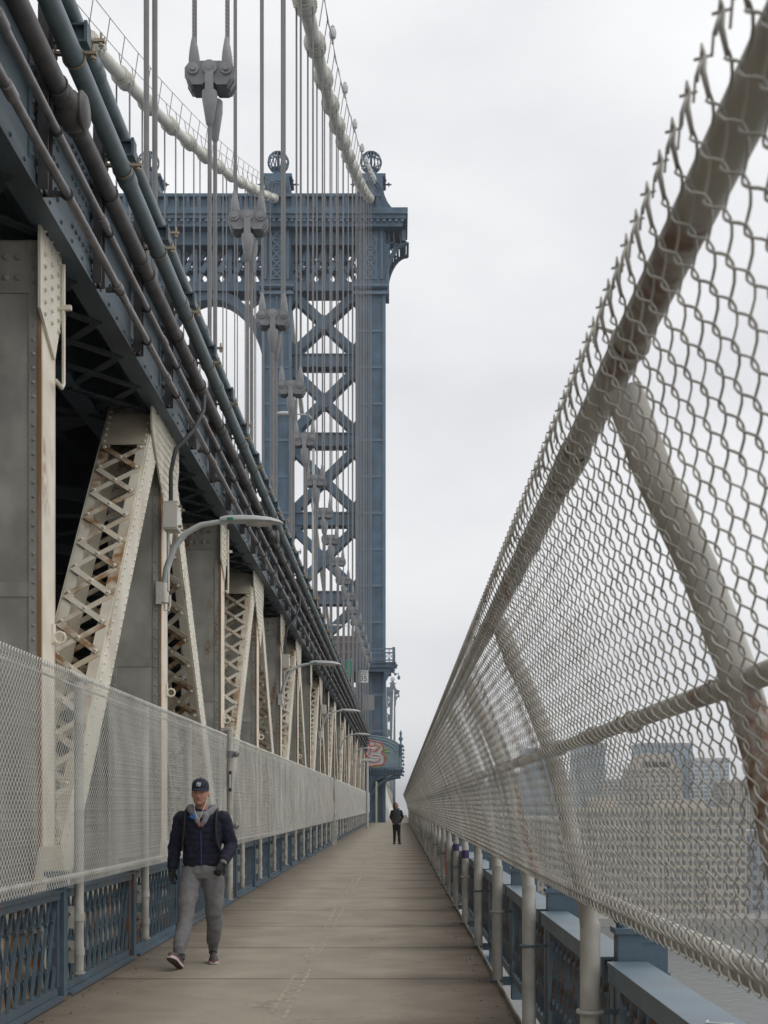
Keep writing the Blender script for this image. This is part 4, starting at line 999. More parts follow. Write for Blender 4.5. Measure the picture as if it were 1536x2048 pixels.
tm_ = MB().tube([(.705+.030*math.cos(a), 0, 1.80+.030*math.sin(a)) for a in [i*math.pi/6 for i in range(12)]], .007, 5, closed=True, up=(0,1,0)).tube([(.675,0,1.81),(.66,.015,1.815),(.655,.02,1.79)], .004, 5).mesh('wire_tie', 'fence_pipe_rusty')
yt = 2.75
while yt < 20: place('wire_tie', tm_, rf, (0, yt, 0)); yt += rnt.uniform(.8, 2.6)
cou = MB().lathe([(.034,-.1),(.040,-.09),(.040,.09),(.034,.1)], (.445,0,2.44), 14, 'y').mesh('rail_coupling', 'fence_pipe_rusty')
for i in range(8): place('rail_coupling', cou, rf, (0, 3.35+PB*2*i, 0))
# --- left-hand fence on pipe posts clamped to the railing
profL = [(-2.53, .93), (-2.53, 2.56)]
panL = [link_panel(profL, 31+i, .0020, .015, .0065, .6, 84, .060).mesh('wire_mesh', 'fence_wire_light') for i in range(4)]
lf = thing('chain_link_fence', 'upright pale chain-link fence above the blue railing on the left', 'fence', (0, 0, 0))
FX = -2.60
po = MB().tube([(FX,0,.20),(FX,0,2.55)], .040, 12).mesh('fence_post', 'fence_pipe')
cp_ = MB(); cp_.tube([(FX,0,-.03),(FX,0,.03)], .047, 12); cp_.box(FX-.10, FX-.03, -.035, .0, -.09, .09); cp_.lathe([(.012,-.06),(.012,-.03)], (FX-.06,0,.03), 6, 'y'); cpm = cp_.mesh('clamp', 'fence_pipe')
cpf = MB().lathe([(.052,-.02),(.052,0)], (FX,0,.20), 12).mesh('post_foot', 'fence_pipe')
for k in range(-3, 38):
    y = LY0+PB*k
    a = place('fence_post', po, lf, (0, y+.04, 0)); place('post_foot', cpf, a)
    for z in (.36, .64): place('clamp', cpm, a, (0, 0, z))
    if y < 112: place('wire_mesh', panL[k % 4], lf, (0, y+.04, 0), kind='stuff')
for nm, z, r0 in (('tension_wire', 2.50, .010), ('bottom_rail', .995, .022)):
    MB().tube([(FX+.03, 2+5*i, z+.01*math.sin(i*2.1)) for i in range(23)], r0, 8).build(nm, 'fence_pipe', lf)
# taller joint posts
for y, lab in ((19.2, 'double white pipe post with hinges where two lengths of the left fence meet'), (50.3, 'thick white post standing in the left fence farther along')):
    g = thing('gate_post', lab, 'post', (-2.50, y, 0))
    MB().tube([(0,0,.15),(0,0,2.66)], .048, 12).build('pipe', 'fence_pipe', g)
    if y < 30:
        MB().tube([(-.12,0,.9),(-.12,0,2.60)], .038, 10).build('pipe', 'fence_pipe', g)
        MB().tube([(-.12,0,1.08),(.0,0,1.10)], .035, 8).tube([(-.12,0,2.64),(.03,0,2.66)], .05, 8).build('cross_pipe', 'fence_pipe', g)
        h = MB()
        for z in (1.24, 2.30): h.tube([(0,-.01,z-.05),(0,-.01,z+.05)], .06, 10); h.lathe([(.03,0),(.05,.05),(.02,.09)], (.05,-.02,z), 8, 'x')
        h.build('hinge', 'socket_dark', g)
        MB().box(-.005,.035,-.062,-.047,1.75,2.05).build('sticker', 'black_rubber', g); MB().box(.002,.03,-.0625,-.0621,1.80,2.0).build('sticker', 'sign_white', g)
    else:
        MB().box(-.10,.10,-.05,.05,0,.9).build('base_plate', 'fence_pipe', g)
# ------------------------------------------------------------------ lamps, boxes, signs
def arc_lamp(y, label):
    t = thing('street_lamp', label, 'lamp', (-2.96, y, 4.2), 'lamps arching out from the truss')
    pts = [(0,0,0),(.0,0,.12),(.03,0,.34),(.12,0,.60),(.27,0,.78),(.46,0,.885),(.66,0,.92),(.80,0,.925)]
    MB().tube(pts, [.045,.045,.045,.042,.040,.036,.032,.032], 12).build('lamp_arm', 'lamp_grey', t)
    MB().lathe([(.055,0),(.055,.24),(.048,.25)], (0,0,-.10), 12).box(-.10,-.03,-.06,.06,-.12,.16).tube([(0,0,-.10),(.0,0,-.19),(.05,0,-.2),(.07,0,-.12),(.07,0,.0)], .014, 6).build('arm_bracket', 'white_box', t)
    h = MB(); secs = [(.70,.045,.05,.935),(.78,.065,.07,.935),(.95,.105,.075,.935),(1.15,.135,.072,.93),(1.35,.13,.058,.92),(1.46,.095,.035,.905),(1.50,.03,.012,.90)]
    vs = []; n = 14
    for x, ry, rz, z in secs:
        for j in range(n):
            a = 2*math.pi*j/n; zz = math.sin(a)*rz; vs.append((x, math.cos(a)*ry, z+(zz if zz > 0 else zz*.35)))
    fs = [tuple(range(n))[::-1], tuple(range(len(vs)-n, len(vs)))]+[(i*n+j, i*n+(j+1) % n, (i+1)*n+(j+1) % n, (i+1)*n+j) for i in range(len(secs)-1) for j in range(n)]
    h.add(vs, [f[::-1] for f in fs], True); hd = h.build('lamp_head', 'lamp_grey', t)
    MB().lathe([(.098,0),(.075,-.035),(.001,-.045)], (1.22,0,.912), 14, 'z', 1.9, 1).build('lens', 'lamp_lens', hd)
    s = MB().box(.80,.88,-.104,-.100,.925,.96); s.build('sticker', 'sign_green', hd)
    return t
labs = ['nearest grey lamp curving out from the truss post with a green sticker', 'second grey lamp along the truss, just above the fence line of the mid distance', 'third grey lamp along the truss', 'fourth small lamp along the truss', 'fifth lamp along the truss in front of the tower base', 'sixth and farthest lamp along the truss']
for k in range(6): arc_lamp(16.63+3*P*k-.22, labs[k])
for k in range(3):
    y = 16.63+3*P*k-.22; w_ = ['nearest', 'second', 'third'][k]
    t = thing('junction_box', '%s cream metal junction box fixed on the truss post above the lamp arm' % w_, 'junction box', (-2.93, y, 5.0), 'junction boxes on the truss')
    MB().box(-.02,.16,-.17,.13,0,.34).build('box_body', 'white_box', t); MB().box(-.02,.165,-.18,.14,.335,.35).box(-.015,.155,-.182,-.172,.02,.33).build('lid', 'white_box', t)
    bo = MB()
    for a in (-.13, .09):
        for z in (.04, .29): bo.tube([(.16, a, z), (.21, a, z)], .012, 6); bo.lathe([(.022,0),(.022,.015)], (.18,a,z), 6, 'x')
    bo.build('bolts', 'brass', t, kind='stuff')
    MB().tube([(.05,0,.35),(.05,0,.75),(.10,.05,1.05),(.30,.25,1.35),(.38,.55,1.7),(.36,.75,1.95)], .028, 8).build('flexible_conduit', 'black_rubber', t)
    MB().tube([(.02,-.02,0),(.02,-.02,-.75)], .02, 8).build('conduit', 'white_box', t)
for (y, z, lab) in ((60, 19.6, 'tall road lamp on the upper roadway with its head reaching left, seen through the hangers'), (109, 16.6, 'farther road lamp on the upper roadway near the tower')):
    t = thing('road_lamp', lab, 'lamp', (-3.95, y, 8.5)); h = z-8.5
    MB().tube([(0,0,0),(0,0,h-.3)], [.09,.06], 8).build('pole', 'lamp_grey', t)
    MB().tube([(0,0,h-.3),(-.2,0,h-.05),(-.9,0,h)], .03, 6).build('lamp_arm', 'lamp_grey', t)
    MB().ell((-1.3,0,h), .52, .17, .12, 12, 7).build('lamp_head', 'lamp_grey', t)
def text_mesh(txt, size, mat, ext=.004):
    cu = bpy.data.curves.new('text', 'FONT'); cu.body = txt; cu.size = size; cu.align_x = 'CENTER'; cu.align_y = 'CENTER'; cu.extrude = ext; cu.space_line = .85
    ob = bpy.data.objects.new('text_tmp', cu); COL.objects.link(ob); bpy.context.view_layer.update()
    me = bpy.data.meshes.new_from_object(ob.evaluated_get(bpy.context.evaluated_depsgraph_get())); bpy.data.objects.remove(ob); me.materials.clear(); me.materials.append(M[mat]); return me
s = 2600/98.0
t = thing('speed_limit_sign', 'white speed limit 35 sign hanging beside the hangers before the tower', 'sign', ((727-798)/s, 98, EYE+(1610-1353)/s))
MB().box(-.36,.36,0,.02,-.46,.46).build('sign_plate', 'sign_white', t); MB().tube([(0,.05,-.4),(0,.05,-2.6)], .04, 6).build('sign_pole', 'rod_grey', t)
for txt, sz, z in (('SPEED\nLIMIT', .22, .24), ('35', .56, -.18)):
    o = place('lettering', text_mesh(txt, sz, 'sign_black'), t, (0, -.006, z)); o.rotation_euler = (R(90), 0, 0)
s = 2600/90.0
t = tag(MB().box(-.22,.22,0,.03,-.55,.55).build('green_sign', 'sign_green', loc=((697-798)/s, 90, EYE+(1610-1338)/s)), 'small green road sign behind the hanger rods left of the speed limit sign', 'sign')
s = 2600/112.0
t = tag(MB().box(-.45,.45,0,.03,-.65,.65).build('grey_sign_board', 'socket_grey', loc=((738-798)/s, 112, EYE+(1610-1405)/s)), 'blank grey board on the tower leg below the speed limit sign', 'sign')
s = 2600/104.0
t = thing('overhead_sign', 'back of a large dark brown overhead road sign in front of the tower bracing', 'sign', ((688-798)/s, 104, EYE+(1610-1293)/s))
MB().box(-.95,.95,0,.06,-.95,.85).build('sign_plate', 'plate_brown', t); MB().box(-.9,.9,-.06,-.001,-.5,-.4).box(-.9,.9,-.06,-.001,.3,.4).build('stiffener', 'socket_dark', t); MB().box(-.7,-.6,.06,.16,-5,.8).box(.6,.7,.06,.16,-5,.8).build('sign_pole', 'socket_dark', t)
# tarp beside the tower, and a small thing at the far end
tp = MB(); n = 18; vs = []; prof = [(.05, 3.9), (.35, 3.0), (.6, 2.0), (.95, 1.0), (1.35, 0)]
for r, z in prof:
    for j in range(n):
        a = 2*math.pi*j/n; rr_ = r*(1+.10*math.sin(5*a+z)+.06*math.sin(11*a)); vs.append((rr_*math.cos(a), rr_*math.sin(a), z))
tp.add(vs, [(i*n+j, i*n+(j+1) % n, (i+1)*n+(j+1) % n, (i+1)*n+j)[::-1] for i in range(4) for j in range(n)], True)
tag(tp.build('tarpaulin', 'tarp', loc=(-1.55, 135, -.1)), 'pale tarpaulin draped to the ground just beyond the tower base', 'tarpaulin')
g = tag(MB().box(-.08,.08,-.08,.08,0,3.6).build('tower_post', 'pale_green', loc=(-1.98, 114.3, 0)), 'slim pale green post at the foot of the tower', 'post')
t = thing('lamp_post', 'straight white lamp post standing in front of the tower base', 'lamp', (-2.15, 88, 0))
MB().tube([(0,0,0),(0,0,4.5)], .09, 8).build('pole', 'lamp_grey', t); MB().tube([(-.35,0,4.55),(.35,0,4.55)], .1, 8).build('lamp_head', 'lamp_grey', t)
for kk in (5, 6): MB().tube([(RX, RY0+PB*kk, .86), (RX, RY0+PB*kk, .965)], [.0478, .0472], 14, caps=False).build('graffiti', 'graf_purple', rf)
MB().tube([(RX-.046, RY0+PB*7-.02, .35+.06*i) if i % 2 else (RX-.046, RY0+PB*7+.02, .35+.06*i) for i in range(8)], .012, 5).build('graffiti', 'graf_red', rf)

# ------------------------------------------------------------------ people
def remesh(o, vox, sm=3, disp=0, dsc=.08, seed=0):
    m_ = o.modifiers.new('remesh', 'REMESH'); m_.mode = 'VOXEL'; m_.voxel_size = vox; m_.use_smooth_shade = True
    s_ = o.modifiers.new('smooth', 'SMOOTH'); s_.iterations = sm; s_.factor = .5
    if disp:
        tx_ = bpy.data.textures.new('folds', 'CLOUDS'); tx_.noise_scale = dsc; tx_.noise_depth = 2
        d_ = o.modifiers.new('folds', 'DISPLACE'); d_.texture = tx_; d_.strength = disp; d_.mid_level = .5; d_.texture_coords = 'LOCAL'
    return o
def rings(mb, secs, n=18):      # horizontal elliptical sections (x, y, z, rx, ry)
    vs = []
    for x, y, z, rx, ry in secs:
        for j in range(n):
            a = 2*math.pi*j/n; ca, sa = math.cos(a), math.sin(a)
            vs.append((x+rx*(abs(ca)**.85)*(1 if ca > 0 else -1), y+ry*(abs(sa)**.85)*(1 if sa > 0 else -1), z))
    k = len(secs); fs = [tuple(range(n))[::-1], tuple(range((k-1)*n, k*n))]+[(i*n+j, i*n+(j+1) % n, (i+1)*n+(j+1) % n, (i+1)*n+j) for i in range(k-1) for j in range(n)]
    if secs[0][2] > secs[-1][2]: fs = [f[::-1] for f in fs]
    return mb.add(vs, fs, True)
def limb(mb, pts, rad, n=14): return mb.tube(pts, rad, n, up=(0,1,.01))
def head(mb, c, yaw=0):         # c = chin-to-crown centre; face towards -Y, then turned by yaw
    x, y, z = c; h = MB()
    rings(h, [(0,-.045,-.118,.024,.022),(0,-.040,-.108,.040,.040),(0,-.028,-.085,.056,.062),(0,-.014,-.05,.067,.082),(0,-.006,-.01,.073,.092),(0,0,.035,.076,.097),(0,.004,.075,.070,.090),(0,.006,.10,.053,.068),(0,.006,.118,.025,.03)])
    h.tube([(0,-.092,.012),(0,-.108,-.018),(0,-.118,-.036),(0,-.100,-.046)], [.008,.011,.015,.010], 8)                 # nose
    h.ell((0,-.085,.026), .055, .016, .012, 10, 6)                                                                 # brow
    for s_ in (-1, 1): h.ell((s_*.078,.005,-.01), .012, .022, .034, 10, 6); h.ell((s_*.04,-.066,-.03), .024, .02, .022, 10, 6)
    h.ell((0,-.083,-.096), .022, .018, .016, 8, 6)
    ca, sa = math.cos(yaw), math.sin(yaw)
    mb.add([(x+p[0]*ca-p[1]*sa, y+p[0]*sa+p[1]*ca, z+p[2]) for p in h.v], h.f, True)
def turn(mbx, c, yaw):
    ca, sa = math.cos(yaw), math.sin(yaw); o = MB(); o.f = mbx.f; o.sm = mbx.sm
    o.v = [(c[0]+p[0]*ca-p[1]*sa, c[1]+p[0]*sa+p[1]*ca, c[2]+p[2]) for p in mbx.v]; return o
def hand(mb, w, dirv, palm_n, curl=.5, mirror=1):   # wrist point, direction of the hand, palm normal
    w = Vector(w); d = Vector(dirv).normalized(); pn_ = Vector(palm_n); pn_ = (pn_-d*pn_.dot(d)).normalized(); s_ = d.cross(pn_)*mirror
    mb.tube([w-d*.03, w+d*.02, w+d*.05, w+d*.085], [.028,.034,.042,.038], 12, up=pn_, b=[.022,.021,.019,.016])
    for i, (off, ln, r0) in enumerate(((-.029,.066,.0105), (-.010,.075,.011), (.010,.070,.0105), (.029,.055,.0095))):
        p = w+d*.075+s_*off; q = [p]; a = 0
        for j, f in enumerate((.45, .32, .28)):
            a += curl*(.5+.4*j); q.append(q[-1]+(d*math.cos(a)+pn_*math.sin(a))*ln*f+s_*off*.05)
        mb.tube(q, [r0*1.1, r0, r0*.95, r0*.8], 8)
    p = w+d*.025-s_*.030; mb.tube([p, p-s_*.028+d*.022+pn_*.008, p-s_*.036+d*.046+pn_*.016, p-s_*.032+d*.066+pn_*.022], [.015,.014,.012,.010], 8)
def shoe(mb, sole, tread, heel, toe, lift=0):
    pass

# ---- the man in the navy jacket.  Local axes: +x = viewer's right, -y = towards the viewer
MX, MY = (404-798)*12.6/2600, 12.6
man = thing('person', 'man in a navy quilted jacket, grey sweatpants and dark baseball cap walking towards the viewer', 'person', (MX, MY, 0))
# key joints
SHL, SHR = Vector((-.195, .02, 1.43)), Vector((.195, .02, 1.43))
ELL, WRL = Vector((-.27, .06, 1.16)), Vector((-.285, -.00, .93))
ELR, WRR = Vector((.275, .07, 1.16)), Vector((.225, -.14, 1.0))
HPL, HPR = Vector((-.09, 0, .92)), Vector((.09, 0, .92))
KNL, ANL = Vector((-.115, -.17, .50)), Vector((-.165, -.36, .135))
KNR, ANR = Vector((.110, .03, .50)), Vector((.075, .26, .10))
HD = Vector((-.012, -.02, 1.665))
bm_ = MB()
head(bm_, HD, -.05)
limb(bm_, [HD+Vector((0,.02,-.06)), Vector((0,.015,1.52)), Vector((0,.02,1.42))], [.058,.056,.075])
rings(bm_, [(0,.01,.86,.13,.09),(0,.01,.95,.15,.10),(0,.01,1.10,.14,.095),(0,.01,1.28,.165,.105),(0,.01,1.40,.17,.095),(0,.01,1.46,.10,.07)])
for a, b_, c in ((SHL,ELL,WRL), (SHR,ELR,WRR)): limb(bm_, [a, (a+b_)/2, b_, (b_+c)/2, c], [.055,.048,.04,.035,.026], 10)
for a, b_, c in ((HPL,KNL,ANL+Vector((0,0,.02))), (HPR,KNR,ANR+Vector((0,-.02,.02)))): limb(bm_, [a, (a+b_)/2, b_, (b_+c)/2, c], [.08,.07,.05,.04,.030], 10)
remesh(bm_.build('body', 'skin', man), .006, 2)
face = MB()
for s_ in (-1, 1): face.ell((HD.x+s_*.030, HD.y-.090, HD.z+.004), .013, .006, .005, 8, 5)
face.build('eyes', 'eye_dark', man)
face = MB()
for s_ in (-1, 1): face.tube([(HD.x+s_*.014, HD.y-.104, HD.z+.022),(HD.x+s_*.032, HD.y-.101, HD.z+.026),(HD.x+s_*.048, HD.y-.088, HD.z+.020)], .0045, 5)
face.build('eyebrows', 'hair_dark', man)
MB().tube([(HD.x-.026, HD.y-.090, HD.z-.066),(HD.x, HD.y-.101, HD.z-.064),(HD.x+.026, HD.y-.090, HD.z-.066)], .0045, 6).build('mouth', 'lips', man)
hr = MB(); rings(hr, [(HD.x,HD.y+.02,HD.z-.03,.074,.078),(HD.x,HD.y+.012,HD.z+.03,.080,.092),(HD.x,HD.y+.012,HD.z+.06,.079,.092)]); hr.build('hair', 'hair_dark', man)
cp = MB(); rings(cp, [(HD.x,HD.y,HD.z+.034,.082,.100),(HD.x,HD.y,HD.z+.065,.083,.101),(HD.x,HD.y,HD.z+.10,.077,.093),(HD.x,HD.y,HD.z+.125,.060,.072),(HD.x,HD.y,HD.z+.142,.030,.036),(HD.x,HD.y,HD.z+.146,.006,.006)], 22)
cp.ell((HD.x,HD.y,HD.z+.147), .009, .009, .006, 8, 5)
capo = cp.build('baseball_cap', 'navy_cap', man)
bv = []; nb = 14
for zz, ex in ((0, 0), (.006, 0)):
    for i in range(nb+1):
        a = math.pi*(i/nb)*.92+math.pi+.04*math.pi
        bv.append((HD.x+.080*math.cos(a), HD.y+.098*math.sin(a), HD.z+.040+zz))
    for i in range(nb+1):
        a = math.pi*(i/nb)*.92+math.pi+.04*math.pi; out = math.sin(math.pi*i/nb)
        bv.append((HD.x+(.080+.004)*math.cos(a)*1.02, HD.y+.098*math.sin(a)-.068*out, HD.z+.040+zz-.020*out-.016*(1-out)))
k_ = nb+1; fs = []
for i in range(nb): fs += [(i, k_+i, k_+i+1, i+1), (2*k_+i, 2*k_+i+1, 3*k_+i+1, 3*k_+i), (k_+i, 3*k_+i, 3*k_+i+1, k_+i+1)]
MB().add(bv, fs, True).build('peak', 'navy_cap', capo)
lg = MB(); yb = HD.y-.104; zc_ = HD.z+.082
def st(pts, w=.0030): lg.tube([(HD.x+a, yb+abs(a)*.28+(b_-0)*.25+.001, zc_+b_) for a, b_ in pts], w, 5)
st([(-.020,-.014),(-.015,.016)]); st([(-.016,.016),(.012,-.014)]); st([(.012,-.016),(.016,.014)]); st([(-.024,-.014),(-.014,-.014)], .0022); st([(-.022,.016),(-.012,.016)], .0022); st([(.009,.014),(.022,.014)], .0022)
st([(-.006,.020),(.001,.004)], .0028); st([(.009,.020),(.001,.004),(.001,-.018)], .0028); st([(-.005,-.018),(.007,-.018)], .0022); st([(-.010,.021),(-.002,.021)], .0022)
lg.build('cap_monogram', 'white_thread', capo)
# jacket: torso with quilted ridges and sleeves
jk = MB(); secs = []; z = 0.955; prof = [(.955,.176,.128),(1.0,.188,.138),(1.1,.186,.136),(1.2,.192,.138),(1.3,.203,.138),(1.38,.205,.130),(1.44,.175,.112),(1.485,.115,.092),(1.515,.085,.080)]
def ip(zz):
    for a, c in zip(prof, prof[1:]):
        if a[0] <= zz <= c[0]: t_ = (zz-a[0])/(c[0]-a[0]); return a[1]+(c[1]-a[1])*t_, a[2]+(c[2]-a[2])*t_
    return prof[-1][1:]
z = .955
while z < 1.516:
    rx, ry = ip(z); q = abs(math.sin((z-.955)*math.pi/.062)); q = q**.45; k2 = .90+.10*q if z < 1.45 else 1
    secs.append((0, .012, z, rx*(.97+.03*q), ry*(.955+.045*q))); z += .0078
rings(jk, secs, 30)
def sleeve(A, B, C, r0, r1, r2):
    pts = []; rad = []; 
    for i in range(37):
        t_ = i/36; p = (A.lerp(B, t_*2) if t_ < .5 else B.lerp(C, t_*2-1)); p = p+Vector((0, 0, 0)); r = (r0+(r1-r0)*t_*2 if t_ < .5 else r1+(r2-r1)*(t_*2-1))
        q = abs(math.sin(t_*math.pi*8))**.45; pts.append(p); rad.append(r*(.94+.09*q))
    return pts, rad
for A, B, C in ((SHL,ELL,WRL), (SHR,ELR,WRR)):
    p, r = sleeve(A, B, C+(C-B).normalized()*.0, .080, .067, .052); jk.tube(p, r, 18)
    jk.ell(tuple(A+Vector((0,0,-.005))), .078, .085, .072, 14, 8)
remesh(jk.build('jacket', 'navy_quilt', man), .0062, 2, .020, .075)
MB().tube([(.012,-.128,.962),(.012,-.132,1.1),(.010,-.134,1.2),(.008,-.133,1.3)], .006, 6).build('zip', 'zip_blue', man)
op = MB(); op.prism([(-.012,1.305),(.03,1.305),(.075,1.47),(-.055,1.50)], 'y', -.136, -.118); 
ho = MB()
ring = [(.002+.115*math.cos(a), .020-.092*math.sin(a), 1.515+.045*math.cos(2*a)*.2-.055*max(0, math.sin(a))) for a in [i*2*math.pi/24 for i in range(24)]]
ho.tube(ring, .042, 12, closed=True, b=.036); ho.ell((.005,.10,1.50), .11, .055, .075, 14, 8)
ho.tube([(-.055,-.088,1.46),(-.03,-.115,1.40),(.0,-.128,1.34)], [.03,.026,.012], 8); ho.tube([(.062,-.090,1.455),(.04,-.117,1.39),(.012,-.128,1.34)], [.032,.028,.012], 8)
remesh(ho.build('hood', 'hood_grey', man), .007, 2)
sh = MB(); rings(sh, [(0,-.01,1.40,.075,.098),(0,-.005,1.47,.070,.080),(0,.0,1.505,.062,.065)]); sh.build('tee_shirt', 'shirt_grey', man)
MB().box(-.001,.017,-.142,-.128,1.345,1.385).build('shirt_print', 'shoe_red', man)
MB().prism([(-.105,1.442),(-.062,1.470),(-.050,1.43),(-.07,1.415)], 'y', -.126, -.112).build('lining', 'blue_lining', man)
ep = MB(); ep.tube([(-.085,-.03,1.652),(-.07,-.09,1.58),(-.045,-.125,1.48),(-.02,-.138,1.42)], .0022, 4).tube([(.065,-.03,1.652),(.05,-.10,1.56),(.01,-.14,1.45),(-.01,-.14,1.40)], .0022, 4); ep.build('earphone_wires', 'white_thread', man)
sb = MB()
for s_ in (-1, 1):
    sb.tube([(s_*.150,.02,1.500),(s_*.152,-.06,1.478),(s_*.150,-.112,1.41),(s_*.153,-.136,1.30),(s_*.165,-.128,1.20),(s_*.185,-.07,1.12)], .030, 8, up=(1,0,0), b=.010)
sb.build('backpack_strap', 'strap_black', man)
bk = MB(); bk.box(-.13,.13,.13,.26,1.02,1.46); o = bk.build('backpack', 'strap_black', man); bv_ = o.modifiers.new('bevel','BEVEL'); bv_.width = .05; bv_.segments = 3
tr_ = MB(); rings(tr_, [(0,.0,.84,.155,.120),(0,.0,.90,.170,.128),(0,.01,.96,.168,.125),(0,.01,1.02,.155,.112)])
limb(tr_, [HPL+Vector((.005,0,.0)), Vector((-.108,-.05,.78)), Vector((-.125,-.13,.62)), KNL+Vector((-.012,.0,0)), Vector((-.140,-.235,.36)), Vector((-.155,-.315,.235)), ANL+Vector((.0,.0,.05))], [.108,.105,.090,.082,.078,.072,.052], 18)
limb(tr_, [HPR+Vector((-.005,0,0)), Vector((.112,.0,.78)), Vector((.118,.02,.62)), KNR+Vector((.0,.0,0)), Vector((.105,.10,.36)), Vector((.088,.18,.22)), ANR+Vector((0,-.02,.065))], [.108,.106,.093,.083,.076,.068,.050], 18)
remesh(tr_.build('sweatpants', 'sweat_grey', man), .008, 2, .026, .14)
cf = MB()
cf.tube([ANL+Vector((0,0,.09)), ANL+Vector((0,0,.02))], [.055,.050], 14); cf.tube([ANR+Vector((0,-.03,.085)), ANR+Vector((0,-.01,.02))], [.053,.048], 14); cf.build('ankle_cuffs', 'sweat_grey', man)
gl = MB(); hand(gl, WRL+Vector((-.002,-.01,-.01)), (-.02,-.14,-1), (.9,-.3,0), .45, 1); gl.tube([WRL+Vector((0,0,.03)), WRL+Vector((0,-.01,-.03))], .034, 10)
remesh(gl.build('glove', 'glove_black', man), .0045, 1)
gl = MB(); hand(gl, WRR+Vector((-.01,-.02,-.01)), (-.25,-.45,-.75), (-.5,.4,-.3), .75, -1); gl.tube([WRR+Vector((.01,.02,.02)), WRR+Vector((-.01,-.02,-.03))], .035, 10)
remesh(gl.build('glove', 'glove_black', man), .0045, 1)
MB().tube([WRR+Vector((.006,.012,.018)), WRR+Vector((-.004,-.010,-.014))], .040, 12).build('hoodie_cuff', 'hood_grey', man)
def shoe_parts(origin, pitch, yaw, par):
    up = MB(); sole = MB(); tread = MB(); red = MB()
    # local: toe to -y, heel at +y, sole at z=0
    S_ = [(.070,.028,.0),(.055,.036,0),(.0,.037,0),(-.06,.040,0),(-.12,.050,0),(-.17,.046,0),(-.205,.030,0),(-.215,.012,0)]
    H_ = [.075,.092,.098,.088,.068,.055,.040,.022]
    vs = []; n = 14
    for (y, w_, _), h in zip(S_, H_):
        for j in range(n):
            a = 2*math.pi*j/n; zz = math.sin(a); vs.append((w_*.96*math.cos(a), y, .022+(h*zz if zz > 0 else .006*zz)))
    fs = [tuple(range(n)), tuple(range(len(vs)-n, len(vs)))[::-1]]+[(i*n+j, i*n+(j+1) % n, (i+1)*n+(j+1) % n, (i+1)*n+j)[::-1] for i in range(len(S_)-1) for j in range(n)]
    up.add(vs, fs, True); up.tube([(0,.035,.08),(0,.03,.13)], [.042,.040], 12)
    poly = [(w_*1.03, y) for y, w_, _ in S_]+[(-w_*1.03, y) for y, w_, _ in S_[::-1]]
    sole.prism(poly[::-1], 'z', .004, .028); tread.prism([(a*.94, b_*.97) for a, b_ in poly][::-1], 'z', -.002, .0035); red.prism([(a*1.01, b_*1.004) for a, b_ in poly][::-1], 'z', .0285, .034)
    lc = MB()
    for i in range(5): lc.tube([(-.022,-.03-.022*i,.108-.010*i),(0,-.035-.022*i,.116-.010*i),(.022,-.03-.022*i,.108-.010*i)], .004, 4)
    mt = Matrix.Translation(origin) @ Matrix.Rotation(yaw, 4, 'Z') @ Matrix.Rotation(pitch, 4, 'X')
    e = bpy.data.objects.new('shoe', up.mesh('shoe', 'shoe_grey')); COL.objects.link(e); e.parent = par; e.matrix_local = mt
    for q, nm, ma in ((sole, 'sole', 'shoe_sole'), (tread, 'tread', 'shoe_tread'), (red, 'trim', 'shoe_red'), (lc, 'laces', 'black_cloth')): q.build(nm, ma, e)
    return e
shoe_parts((ANL.x-.01, ANL.y+.0, .035), R(-27), R(-14), man)
shoe_parts((ANR.x+.0, ANR.y-.03, .002), R(0), R(10), man)

# ---- the person farther off, looking to the right
PX, PY = (793-798)*51.5/2600, 51.5
wo = thing('person', 'person in a charcoal hooded jacket and black trousers standing far off with head turned right', 'person', (PX, PY, 0))
HD2 = Vector((-.02, -.01, 1.53)); b2 = MB(); yw = R(62)
head(b2, HD2, yw); limb(b2, [HD2+Vector((0,.01,-.07)), (0,.02,1.36)], [.05,.06])
rings(b2, [(0,0,.78,.13,.09),(0,0,.9,.14,.10),(0,0,1.15,.14,.10),(0,0,1.30,.16,.09),(0,0,1.36,.09,.07)])
jp = [((-.165,.01,1.29),(-.225,.05,1.06),(-.13,-.06,.90)), ((.165,.01,1.29),(.235,.05,1.06),(.14,-.06,.90))]
lp_ = [((-.075,0,.84),(-.075,-.02,.45),(-.085,.02,.08)), ((.08,0,.84),(.09,-.03,.45),(.115,-.02,.08))]
for q in jp: limb(b2, q, [.05,.04,.03])
for q in lp_: limb(b2, q, [.06,.036,.03])
for q, sd2 in ((jp[0], 1), (jp[1], -1)): hand(b2, q[2], (.3*sd2,-.1,-1), (0,-1,0), .6, sd2)
remesh(b2.build('body', 'skin', wo), .008, 2)
j2 = MB(); rings(j2, [(0,0,.80,.155,.115),(0,0,.88,.165,.12),(0,0,1.02,.155,.115),(0,0,1.2,.165,.12),(0,0,1.30,.165,.105),(0,0,1.36,.115,.085),(0,0,1.40,.08,.07)]); o = remesh(j2.build('jacket_body', 'jacket_charcoal', wo), .010, 3, .015, .08)
j3 = MB()
for q in jp: limb(j3, q, [.072,.062,.052]); j3.ell(q[2], .055, .055, .06, 10, 6); j3.ell(q[0], .073, .073, .07, 10, 6)
remesh(j3.build('sleeves', 'black_cloth', wo), .010, 2, .012, .06)
j4 = MB(); j4.tube([(.10*math.cos(a), .02-.075*math.sin(a), 1.39-.02*max(0, math.sin(a))) for a in [i*math.pi/8 for i in range(16)]], .032, 8, closed=True); j4.build('hood', 'jacket_charcoal', wo)
t3 = MB(); rings(t3, [(0,0,.76,.14,.10),(0,0,.85,.145,.105)])
for q in lp_: limb(t3, [q[0], ((q[0][0]+q[1][0])/2, -.01, .65), q[1], ((q[1][0]+q[2][0])/2, 0, .27), q[2]], [.09,.082,.066,.058,.052])
